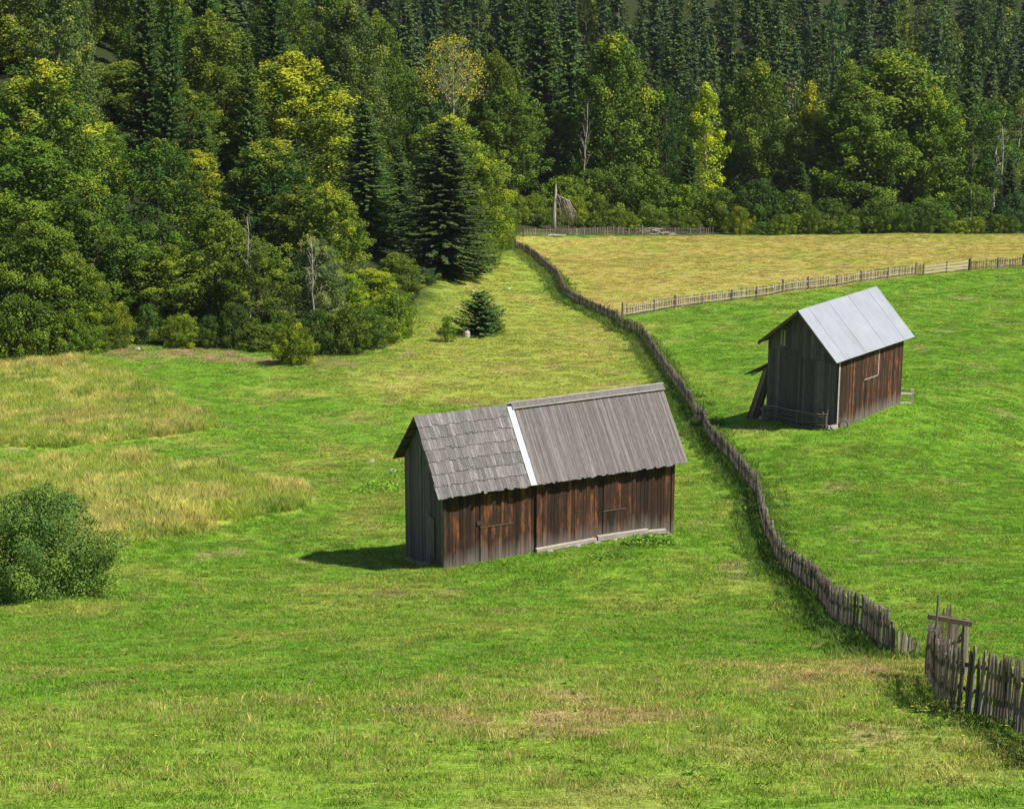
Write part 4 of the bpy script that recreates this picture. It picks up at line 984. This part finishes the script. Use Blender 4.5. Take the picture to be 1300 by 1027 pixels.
    mb = MB(); mb.beam(W3(1178, 782, .3), W3(1234, 792, .3), .07, .10, .1); mb.build('crossbar', M['fence'], r)
    mb = MB(); mb.beam(W3(1203, 820, .6), W3(1222, 812, .5), .03, .06, .6); mb.beam(W3(1218, 812, .5), W3(1227, 800, .6), .06, .1, .1); mb.build('brace', M['fence'], r)
    mb = MB(); mb.beam(W3(1184, 812, 1.25), W3(1226, 812, 1.25), .04, .07, .4); mb.build('rail', M['fence'], r)
    # timber pile at the far fence
    P = on_ground(836, 297, True); r = thing('timber_pile', 'heap of bleached split timber against the far fence', 'timber pile', tuple(P)); g = np.random.default_rng(12)
    for i in range(22):
        f = g.uniform(-1, 1); L = g.uniform(.8, 2.2); a = g.normal(0, .35); mb = MB(); zz = .08 + .75 * (1 - abs(f + .25)) * g.uniform(.1, .85)
        c = np.array([f * 1.9, g.normal(-.1, .35) - .2, max(.08, zz)]); dd = np.array([math.cos(a), math.sin(a), g.normal(-.08, .16)]) * L / 2
        mb.tube([c - dd, c, c + dd], [.055, .07, .05], 5, g.uniform(.3, 1)); mb.build('log', M['sill'] if i % 3 else M['board'], r)
    P = on_ground(703, 300.5, True); mb = MB(); mb.tube([(-1.6, 0, .1), (0, .1, .14), (1.5, .25, .1)], [.1, .13, .08], 7, .9)
    tag(mb.build('fallen_log', M['pale'], None, loc=tuple(P)), 'pale log lying in the grass at the foot of the broken snag', 'log')
    P = on_ground(592, 429, True); mb = MB(); mb.tube([(0, 0, -.1), (0, 0, .25), (.04, 0, .5), (.1, 0, .62)], [.36, .3, .27, .12], 9, .9)
    tag(mb.build('tree_stump', M['pale'], None, loc=tuple(P)), 'whitish stump between the small bright bush and lone young spruce', 'stump')

# ------------------------------------------------------------------ buildings
def yprof(B, y): return B['zr'] - (B['zr'] - B['ze']) * abs(y) / B['Wr']      # roof line over local y
def local_ground(B, x, y):
    p = B['C'] + B['a'] * x - B['b'] * y
    return gz(p[0], p[1]) - B['C'][2]
def wall_side(B, y, x0, x1, name, mate, root, g, gaps=(), wr=(.11, .19), under=.06, split=None, proud=0.0, jag=.0):
    """upright boards along local x at local y"""
    mb = MB(); x = x0; sg = 1 if y > 0 else -1; top = yprof(B, y) - under
    while x < x1 - .02:
        w = min(g.uniform(*wr), x1 - x); 
        if x1 - x - w < .05: w = x1 - x
        zb = local_ground(B, x + w / 2, y) ; z0 = zb - .05; z1 = top - g.uniform(0, .02)
        lo = zb
        for a, b, c, dd in gaps:
            if x + w / 2 > a and x + w / 2 < b: z1 = c + zb * 0 + g.uniform(-.02, .02) if dd == 'below' else z1
        yy = y + sg * (g.uniform(-.008, .008) + proud); th = .016; j = g.normal(0, .004)
        e = g.uniform(.003, .009); A = [(x + e, yy - th, z0), (x + w - e, yy - th, z0), (x + w - e, yy + th, z0), (x + e, yy + th, z0)]
        Bq = [(p[0] + j, p[1], z1) for p in A]
        mb.prism(A, Bq, g.uniform(0, 1), lo); x += w
    return mb.build(name, M[mate], root)
def wall_gable(B, x, name, mate, root, g, sgn, zlow=None, proud=0.0, y0=None, y1=None, wr=(.11, .2), ztop=None, under=.07, jag=.02):
    mb = MB(); y0 = -B['Ww'] if y0 is None else y0; y1 = B['Ww'] if y1 is None else y1; y = y0
    while y < y1 - .02:
        w = min(g.uniform(*wr), y1 - y)
        if y1 - y - w < .05: w = y1 - y
        zb = local_ground(B, x, y + w / 2); z0 = (zb - .05) if zlow is None else zlow(y + w / 2) + g.uniform(-jag, jag)
        xx = x + sgn * (proud + g.uniform(-.008, .008)); th = .016
        ya, yb = y + .004, y + w - .004
        za, zbb = yprof(B, ya) - under, yprof(B, yb) - under
        if ztop is not None: za = min(za, ztop); zbb = min(zbb, ztop)
        mx = None
        A = [(xx - th, ya, z0), (xx - th, yb, z0), (xx - th, yb, max(zbb, z0 + .02)), (xx - th, ya, max(za, z0 + .02))]
        Bq = [(xx + th, p[1], p[2]) for p in A]
        mb.prism(A[::-1], Bq[::-1], g.uniform(0, 1), zb); y += w
    return mb.build(name, M[mate], root)
def do_barn():
    B = BARN; g = np.random.default_rng(2024)
    root = thing('hay_barn', 'long hay barn of sunburnt brown boards with grey wooden roof', 'barn', tuple(B['C']), PI / 2 - B['yaw'])
    Lw, Ww, Lr, Wr, ze, zr, sh = (B[k] for k in ('Lw', 'Ww', 'Lr', 'Wr', 'ze', 'zr', 'sh'))
    def fx(px): return -Lw + 2 * Lw * (px - 565) / 287
    xm = fx(681)
    # front wall in two bays
    wall_side(B, -Ww, -Lw, xm, 'front_wall', 'wallred', root, g)
    wall_side(B, -Ww, xm, Lw, 'front_wall', 'wallred', root, g, proud=.035)
    wall_side(B, Ww, -Lw, Lw, 'rear_wall', 'wallgrey', root, g)
    wall_gable(B, -Lw, 'gable_wall', 'wallgrey', root, g, -1); wall_gable(B, Lw, 'gable_wall', 'wallgrey', root, g, 1)
    # corner posts
    for x, y in ((-Lw - .01, -Ww - .02), (Lw + .01, -Ww - .045)):
        mb = MB(); zb = local_ground(B, x, y); mb.box((x, y, (zb + ze + .1) / 2 - .1), .055, .03, (ze + .1 - zb) / 2, .62, low=zb); mb.build('corner_post', M['wallred'], root)
    # hatches with a bleached ledge
    for pa, pb, zc, pr in ((608, 648, 1.35, .03), (762, 790, 1.28, .065)):
        xa, xb = fx(pa), fx(pb); mb = MB(); x = xa; yy = -Ww - pr - .006
        while x < xb - .02:
            w = min(g.uniform(.11, .16), xb - x); mb.box((x + w / 2, yy + g.uniform(-.004, .004), (zc + 2.55) / 2), w / 2 - .004, .010, (2.55 - zc) / 2, g.uniform(.35, 1), low=-9); x += w
        h = mb.build('hatch', M['wallred'], root)
        mb = MB(); mb.box(((xa + xb) / 2, yy - .01, zc - .03), (xb - xa) / 2 + .01, .018, .018, .1); mb.build('ledge', M['board'], h)
        x = xa; mb = MB()
        while x < xb - .02:
            w = min(g.uniform(.11, .16), xb - x); zb = local_ground(B, x, -Ww); mb.box((x + w / 2, yy + .004 + g.uniform(-.003, .003), (zc - .07 + zb) / 2), w / 2 - .005, .012, (zc - .07 - zb) / 2, g.uniform(0, 1), low=zb); x += w
        mb.build('door', M['wallred'], root)
    # vertical cover board at the bay joint
    mb = MB(); zb = local_ground(B, xm, -Ww); mb.box((xm - .04, -Ww - .075, (zb + ze) / 2), .075, .014, (ze - zb) / 2, .88, low=zb); mb.build('cover_board', M['wallred'], root)
    # sill beams at the foot of the right bay
    for pa, pb, z, hh in ((676, 752, .0, .065), (753, 818, .05, .09), (800, 842, .0, .07)):
        xa, xb = fx(pa), fx(pb); za, zb = local_ground(B, xa, -Ww), local_ground(B, xb, -Ww)
        za += .15 + z; zb += .15 + z
        mb = MB(); mb.beam((xa, -Ww - .16 - z * .6, za), (xb, -Ww - .16 - z * .6, zb), .16, hh * 2, g.uniform(.3, .9)); mb.build('sill_beam', M['sill'], root)
    for i in range(16):
        x = g.uniform(xm - .5, Lw); zb = local_ground(B, x, -Ww - .2); stone(root, (x, -Ww - .22 - g.uniform(0, .1), zb + .0), g.uniform(.08, .16), g, 'foundation_stone')
    # small tin plate by the hatch
    mb = MB(); mb.box((fx(606), -Ww - .05, 1.5), .07, .01, .07, .5); mb.build('tin_plate', M['rust'], root)
    # lower door in the gable
    mb = MB(); y = -1.1
    while y < -.55 + .01 + .0:
        mb.box((-Lw - .05, y + .09, 0.75), .013, .085, .75, g.uniform(.3, 1), low=-9); y += .18
    mb.build('gable_door', M['wallgrey'], root)
    # --- roof
    sl = math.hypot(Wr, zr - ze); un = np.array([0, -Wr, -(zr - ze)]) / sl; nn = np.array([0, -(zr - ze), Wr]) / sl      # down-slope, normal (front)
    xs = -1.25
    def slab(mb, x0, x1, s0, s1, lift0, lift1, th, rnd, side=1):
        A = []; 
        f = np.array([1, side, 1])
        for (x, s, lf) in ((x0, s0, lift0), (x1, s0, lift0), (x1, s1, lift1), (x0, s1, lift1)):
            A.append(np.array([x, 0, zr]) + un * s + nn * lf)
        lo = [a * f for a in A]; hi = [(a + nn * th) * f for a in A]
        if side == 1: mb.prism(lo[::-1], hi[::-1], rnd)
        else: mb.prism(lo, hi, rnd)
    x0r, x1r = -Lr + sh, Lr + sh
    mb = MB(); nco = 7; ch = sl / nco
    for c in range(nco):
        s0 = c * ch - .10; s1 = (c + 1) * ch + .02; x = x0r + g.uniform(-.02, .02)
        while x < xs:
            w = min(g.uniform(.085, .16), xs - x); j = g.uniform(-.035, .03) - (.07 if g.uniform() < .04 else 0)
            slab(mb, x + .003, x + w - .003, max(0, s0), s1 + j + (.03 if c == nco - 1 else 0), .022 if c else .0, .05 + g.uniform(0, .012), .022, g.uniform(0, 1)); x += w
    mb.build('shingle_roof', M['shingle'], root)
    mb = MB(); x = xs + .0
    while x < x1r - .02:
        w = min(g.uniform(.10, .15), x1r - x); slab(mb, x + .003, x + w - .003, -.0, sl + g.uniform(-.03, .05), .012 + g.uniform(0, .008), .015 + g.uniform(0, .012), .024, g.uniform(0, 1) ** 1.4)
        if g.uniform() < .65: xx = x + w; slab(mb, xx - .035, xx + .035, 0, sl + g.uniform(-.04, .03), .036, .036, .012, g.uniform(0, 1) ** 1.4)
        x += w
    mb.build('board_roof', M['roofboard'], root)
    mb = MB(); x = x0r
    while x < x1r - .02:
        w = min(g.uniform(.10, .16), x1r - x); slab(mb, x + .003, x + w - .003, .03, sl + g.uniform(-.03, .05), .012, .012 + g.uniform(0, .012), .024, g.uniform(0, 1), -1); x += w
    mb.build('rear_roof', M['roofboard'], root)
    mb = MB(); slab(mb, xs - .06, xs + .17, .12, sl + .03, .075, .085, .008, .5); mb.build('metal_strip', M['white'], root)
    # ridge boards over the right part
    mb = MB(); slab(mb, xs + .12, x1r + .03, -.03, .24, .085, .085, .025, .5); mb.build('ridge_board', M['roofboard'], root)
    mb = MB(); slab(mb, xs + .12, x1r + .03, .2, .255, .112, .112, .012, .8); slab(mb, xs + .02, x1r + .04, -.05, .02, .105, .105, .02, .8); slab(mb, xs + .12, x1r + .03, -.03, .2, .03, .03, .025, .5, -1); mb.build('ridge_strip', M['ridge'], root)
    # purlins and rafters under the overhang
    for side in (1, -1):
        mb = MB()
        for s in (.25, .95, 1.65, 2.35, 3.05):
            c0 = (np.array([0, 0, zr]) + un * s - nn * .045) * [1, side, 1]
            mb.box((sh, c0[1], c0[2]), Lr - .02, .035, .03, g.uniform(0, .5))
        mb.build('purlins', M['board'], root)
    # debris at the gable foot
    for i in range(9):
        y = g.uniform(-Ww + 1.2, Ww); zb = local_ground(B, -Lw - .25, y); stone(None, tuple(B['C'] + B['a'] * (-Lw - g.uniform(.12, .45)) - B['b'] * y + np.array([0, 0, zb + .02])), g.uniform(.07, .17), g, 'stone', 'grey stone piled at the shaded gable foot of the long barn', 'stones at the foot of the barn gable')
def stone(root, loc, r, g, name, label=None, group=None):
    n = 26; d = nrm(g.normal(0, 1, (n, 3))); V = d * r * g.uniform(.8, 1.1, (n, 1)) * np.array([g.uniform(.8, 1.4), g.uniform(.8, 1.2), g.uniform(.5, .85)])
    import bmesh
    bm = bmesh.new(); 
    for v in V: bm.verts.new(v)
    bmesh.ops.convex_hull(bm, input=bm.verts)
    me = bpy.data.meshes.new(name); bm.to_mesh(me); bm.free(); me.materials.append(M['stone'])
    o = obj(name, me, root, loc)
    if label: tag(o, label, 'stone', group)
    return o
def do_shed():
    B = SHED; g = np.random.default_rng(77)
    root = thing('hay_shed', 'smaller tall shed of dark boards under a pale metal roof', 'shed', tuple(B['C']), PI / 2 - B['yaw'])
    Lw, Ww, Lr, Wr, ze, zr, sh = (B[k] for k in ('Lw', 'Ww', 'Lr', 'Wr', 'ze', 'zr', 'sh'))
    wall_side(B, -Ww, -Lw, Lw, 'front_wall', 'wallred', root, g, wr=(.10, .17)); wall_side(B, Ww, -Lw, Lw, 'rear_wall', 'wallgrey', root, g)
    wall_gable(B, -Lw, 'gable_wall', 'wallgrey', root, g, -1); wall_gable(B, Lw, 'gable_wall', 'wallgrey', root, g, 1)
    wall_gable(B, -Lw, 'gable_boards', 'wallgrey', root, g, -1, zlow=lambda y: 3.18 + .30 * (1 - (y / Ww) ** 2) * (1 if y > 0 else .1) , proud=.035, wr=(.14, .24))
    mb = MB()
    mb.box((-Lw - .07, 1.22, 3.98), .012, .055, .42, .98); mb.box((-Lw - .07, 1.42, 3.98), .012, .05, .42, .9); mb.build('pale_slats', M['sill'], root)
    mb = MB(); zb = local_ground(B, -Lw, -Ww); mb.box((-Lw + .06, -Ww - .045, (zb + ze) / 2), .05, .014, (ze - zb) / 2 - .03, .95, low=zb); mb.build('corner_board', M['sill'], root)
    def fx(px): return -Lw + 2 * Lw * (px - 1063) / 81
    xa, xb = fx(1095), fx(1112); zc = 1.95; yy = -Ww - .028; x = xa; mb = MB()
    while x < xb - .02:
        w = min(g.uniform(.12, .16), xb - x); mb.box((x + w / 2, yy, (zc + 3.3) / 2), w / 2 - .004, .010, (3.3 - zc) / 2, g.uniform(.45, 1), low=-9); x += w
    h = mb.build('hatch', M['wallred'], root)
    mb = MB(); mb.box(((xa + xb) / 2, yy - .012, zc - .02), (xb - xa) / 2, .02, .022, .7); mb.build('ledge', M['sill'], h)
    mb = MB(); mb.box((xb + .03, yy - .005, (zc + 3.3) / 2), .03, .015, (3.3 - zc) / 2, .9); mb.build('hatch_jamb', M['sill'], h)
    mb = MB(); x = xa + .2
    while x < xb - .02:
        w = .15; zb = local_ground(B, x, -Ww); mb.box((x + w / 2, yy + .005, (zc - .06 + zb) / 2), w / 2 - .004, .012, (zc - .06 - zb) / 2, g.uniform(.2, 1), low=zb); x += w
    mb.build('door', M['wallred'], root)
    # roof of galvanised sheets
    sl = math.hypot(Wr, zr - ze); un = np.array([0, -Wr, -(zr - ze)]) / sl; nn = np.array([0, -(zr - ze), Wr]) / sl
    for side, nm in ((1, 'metal_roof'), (-1, 'rear_metal_roof')):
        mb = MB(); x = -Lr + sh; k = 0; f = np.array([1, side, 1]); step = 2 * Lr / 8
        while x < Lr + sh - .01:
            lf = .012 + (k % 2) * .011; A = [(np.array([xx, 0, zr]) + un * s + nn * lf) for xx, s in ((x - .03 * (k > 0), -.01), (x + step, -.01), (x + step, sl + .02), (x - .03 * (k > 0), sl + .02))]
            lo = [a * f for a in A]; hi = [(a + nn * .01) * f for a in A]
            (mb.prism(lo[::-1], hi[::-1], g.uniform(0, 1)) if side == 1 else mb.prism(lo, hi, g.uniform(0, 1))); x += step; k += 1
        mb.build(nm, M['metal'], root)
        mb = MB()
        for s in (.3, 1.3, 2.3, sl - .12):
            c0 = (np.array([0, 0, zr]) + un * s - nn * .035) * f; mb.box((sh, c0[1], c0[2]), Lr - .03, .05, .03, g.uniform(0, .5))
        for xx in (-Lr + .04 + sh, Lr - .04 + sh):
            A = (np.array([xx, 0, zr]) + un * .04 - nn * .085) * f; Bq = (np.array([xx, 0, zr]) + un * (sl) - nn * .085) * f; mb.beam(A, Bq, .04, .10, .3)
        mb.build('rafters', M['board'], root)
    # lean-to on the far long side, near the gable
    y0 = Ww + .02; mb = MB(); zt = 2.3
    for i in range(7):
        xx = -Lw + .1 + i * .22; mb.beam((xx, y0, zt + g.uniform(-.02, .02)), (xx - .02, y0 + 1.55 + g.uniform(-.1, .1), zt - .95 + g.uniform(-.03, .03)), .21, .06, g.uniform(0, 1))
    mb.build('lean_to_roof', M['fence'], root)
    mb = MB(); mb.beam((-Lw + .15, y0, zt - .2), (-Lw + .15, y0 + 1.2, zt - .92), .07, .07, .2); mb.beam((-Lw + 1.4, y0, zt - .2), (-Lw + 1.4, y0 + 1.2, zt - .92), .07, .07, .2); mb.build('lean_to_rafter', M['fence'], root)
    for dx, dy, r_ in ((-.05, 0, .9), (0, .2, .3), (.12, -.2, .6), (.3, .1, .1), (.5, -.1, .5)):
        zb = local_ground(B, -Lw + dx, y0 + 1.1 + dy); mb = MB(); mb.beam((-Lw + dx, y0 + 1.05 + dy, zb - .05), (-Lw + dx + .05, y0 + .12 + dy * .4, 1.95), .2, .03, r_, up=(1, 0, 0)); mb.build('leaning_plank', M['board'], root)
    for i in range(14):
        zb = local_ground(B, -Lw + .6, y0 + .45); q = B['C'] + B['a'] * (-Lw + .55 + g.uniform(-.1, .3)) - B['b'] * (y0 + .18 + .17 * (i % 4)) + np.array([0, 0, zb + .1 + .17 * (i // 4)])
        mb = MB(); v = B['a'] * .45; mb.tube([-v, v * 0, v], [.075, .08, .075], 8, g.uniform(0, 1))
        tag(mb.build('firewood_log', M['deadwood'], None, loc=tuple(q)), 'short split log stacked under the lean-to of the metal roofed shed', 'log', 'logs stacked under the lean-to')
    # hurdle of rough rails in front of the gable
    o = B['C'] + B['a'] * (-Lw - .42) - B['b'] * (-Ww + .25)
    hr = thing('hurdle', 'low hurdle of grey rails leaning before the shed gable', 'hurdle', (o[0], o[1], gz(o[0], o[1])), PI / 2 - B['yaw'])
    Wd = 2 * Ww - .35
    def hz(y): return local_ground(B, -Lw - .42, -Ww + .25 + y) - (gz(o[0], o[1]) - B['C'][2])
    for i in range(6):
        h = .1 + .155 * i; mb = MB(); ys = np.linspace(0, Wd, 6); mb.tube([(g.normal(0, .03), y, hz(y) + h + .05 * (y / Wd) * (i > 3) + g.normal(0, .02)) for y in ys], np.full(6, .032) * g.uniform(.8, 1.3), 6, g.uniform(.3, 1)); mb.build('rail', M['fence'], hr)
    for y, hh in ((.02, 1.12), (.28, 1.0), (1.95, .85), (Wd - .1, 1.0)):
        mb = MB(); mb.tube([(-.06, y, hz(y) - .15), (-.04, y + g.normal(0, .03), hz(y) + hh * .6), (0, y + g.normal(0, .05), hz(y) + hh)], [.045, .04, .028], 7, .7); mb.build('stake', M['fence'], hr)
    # corner stones and a bent iron band
    for s, t in ((-1.06, 1.0), (-1.1, .93), (-1.05, -1.02)):
        q = B['C'] + B['a'] * Lw * s + B['b'] * Ww * t; stone(root, tuple([Lw * s, -Ww * t, gz(q[0], q[1]) - B['C'][2] + .1]), .24, g, 'corner_stone')
    q = B['C'] + B['a'] * (-Lw + .35) + B['b'] * (Ww + .25); mb = MB(); t = np.linspace(-.3, PI + .3, 12); mb.tube(np.stack([np.cos(t) * .22, t * 0, np.sin(t) * .34 + .1], -1), np.full(12, .05), 6, .4)
    tag(mb.build('bent_hoop', M['fence'], None, loc=(q[0], q[1], gz(q[0], q[1]))), 'bent wooden hoop leaning at the near corner of the metal roofed shed', 'hoop')
    # stub fence at the right end
    P = B['C'] + B['a'] * (Lw + .05) + B['b'] * (Ww - .1); Q = on_ground(1160, 503, True); zb = gz(P[0], P[1])
    sf = thing('stub_fence', 'short two rail fence stub at the right end of the metal roofed shed', 'fence', (P[0], P[1], zb)); v = np.array([Q[0] - P[0], Q[1] - P[1], gz(Q[0], Q[1]) - zb]); v = B['a'] * 1.15; v[2] = gz(P[0] + v[0], P[1] + v[1]) - zb
    for h in (.62, .08):
        mb = MB(); mb.beam((0, 0, h), v + [0, 0, h - .02], .05, .09, .8); mb.build('rail', M['sill'], sf)
    mb = MB(); mb.box(v + [0, 0, .35], .07, .06, .5, .9); mb.build('post', M['sill'], sf)
def do_plants():
    g = np.random.default_rng(31)
    def clump(px, py, w, d_, h, n, L, label, col, seed):
        P = on_ground(px, py); gg = np.random.default_rng(seed)
        a = gg.uniform(0, 2 * PI, n); r = np.sqrt(gg.uniform(0, 1, n)); X = r * np.cos(a) * w; Y = r * np.sin(a) * d_; hh = h * (1 - .5 * r ** 2) * gg.uniform(.25, 1, n)
        zz = ground_h(P[0] + X, P[1] + Y) - P[2]
        Pp = np.stack([X, Y, zz + hh], -1)
        me = card_mesh('leaves', [cards(Pp, gg.normal(0, .5, (n, 3)) + np.array([0, 0, 1.0]), L * gg.uniform(.7, 1.3, n), L * .6, gg, gg.uniform(0, 1, n))], M['leaf'])
        root = thing('weed_clump', label, 'weeds', tuple(P)); c = obj('leaves', me, root); c.color = (*col, 0)
        if n < 120: return
        mb = MB()
        for i in range(0, n, 4): mb.tube([(X[i] * .9, Y[i] * .9, zz[i] - .03), Pp[i]], [.008, .004], 3, .5)
        mb.build('stems', M['grass'] if False else M['bark'], root)
    LG = (.10, .21, .022)
    clump(825, 690, 1.0, .8, .38, 420, .13, 'leafy weed clump at the right foot of the long barn', LG, 1)
    clump(775, 708, .9, .5, .2, 160, .12, 'low leafy weeds before the sill beams of the long barn', LG, 2)
    clump(478, 622, 1.2, 2.2, .35, 420, .15, 'bright leafy weeds left behind the long barn', (.13, .26, .02), 3)
    clump(508, 604, .7, 1.2, .35, 160, .15, 'leafy weeds under the rear eave of the long barn', (.13, .26, .02), 4)
    clump(955, 655, .8, 2.2, .5, 300, .16, 'tall dark weeds crowding the bend of the long fence', (.07, .15, .02), 5)
    clump(987, 540, .3, .3, .25, 60, .14, 'small bright weed before the shed hurdle', (.14, .28, .02), 6)
    clump(1148, 480, .3, .4, .4, 60, .16, 'small weed behind the right end of the shed', (.14, .28, .02), 7)
    clump(1230, 925, 1.1, .4, .25, 200, .07, 'tangled weeds along the foot of the corner fence', (.08, .15, .02), 8)
    clump(1200, 905, .5, .5, .3, 110, .07, 'brownish weeds at the inside of the fence corner', (.12, .13, .03), 9)
    clump(520, 412, 1.8, 2.5, .5, 260, .2, 'yellowish low weeds edging the meadow below the round green tree', (.18, .21, .03), 10)
    # pale stones in the grass
    for px, py, r_ in ((472, 588, .16), (498, 601, .22), (600, 370, .3), (645, 367, .25), (175, 448, .2), (90, 448, .3)):
        P = on_ground(px, py, True); P[2] = gz(P[0], P[1]); 
        stone(None, tuple(P + [0, 0, .04]), r_, g, 'stone', {472: 'pale stone in the grass left of the long barn', 498: 'pale stone beside the rear eave of the long barn', 600: 'stone in the grass right of the bluish spruce', 645: 'pale stone on the slope left of the long fence', 175: 'stone on the brown bank', 90: 'boulder at the left wood corner'}[px])

do_barn(); do_shed(); print('buildings', round(time.time() - T0, 1))
do_fences(); print('fences', round(time.time() - T0, 1))
do_trees(); print('trees', round(time.time() - T0, 1))
do_plants(); do_grass(); print('grass', round(time.time() - T0, 1))

# ------------------------------------------------------------------ air
mb = MB(); mb.box((0, 330, -20), 420, 660, 90)
hz = mb.build('haze', None)
hm, hn = mat('haze'); ho = hn.nodes.new('ShaderNodeOutputMaterial'); pv = hn.nodes.new('ShaderNodeVolumePrincipled')
pv.inputs['Color'].default_value = (.80, .90, 1, 1); pv.inputs['Density'].default_value = .00004; pv.inputs['Anisotropy'].default_value = .2
hn.links.new(pv.outputs[0], ho.inputs['Volume']); hz.data.materials.clear(); hz.data.materials.append(hm)
tag(hz, 'thin blue air between the camera and the far forest', 'haze', kind='stuff')

# ------------------------------------------------------------------ light, sky, camera
AZ, EL = R(110), R(52)
w = bpy.data.worlds.new('World'); SC.world = w; w.use_nodes = True
nt = w.node_tree; bg = nt.nodes['Background']; sky = nt.nodes.new('ShaderNodeTexSky'); sky.sky_type = 'NISHITA'; sky.sun_disc = False
sky.sun_elevation = EL; sky.sun_rotation = AZ; sky.air_density = 1.0; sky.dust_density = .6
nt.links.new(sky.outputs[0], bg.inputs[0]); bg.inputs[1].default_value = .07
sd = bpy.data.lights.new('sun', 'SUN'); sd.energy = 4.9; sd.angle = R(.53); sd.color = (1, .94, .84)
so = bpy.data.objects.new('sun', sd); COL.objects.link(so)
so.rotation_euler = Vector((math.sin(AZ) * math.cos(EL), math.cos(AZ) * math.cos(EL), math.sin(EL))).to_track_quat('Z', 'Y').to_euler()
cd = bpy.data.cameras.new('camera'); co = bpy.data.objects.new('camera', cd); COL.objects.link(co)
cd.sensor_fit = 'HORIZONTAL'; cd.sensor_width = 36; cd.lens = 36 * F / 1300; cd.clip_start = .5; cd.clip_end = 3000; SC.cycles.volume_bounces = 0; SC.cycles.volume_step_rate = 10
co.rotation_euler = (PI / 2 - PITCH, 0, 0); SC.camera = co
vs = SC.view_settings; vs.view_transform = 'Standard'; vs.look = 'None'; vs.exposure = 0.78; vs.gamma = 1
SC.cycles.max_bounces = 6; SC.cycles.diffuse_bounces = 3; SC.cycles.glossy_bounces = 2; SC.cycles.transmission_bounces = 3
print('done', round(time.time() - T0, 1))
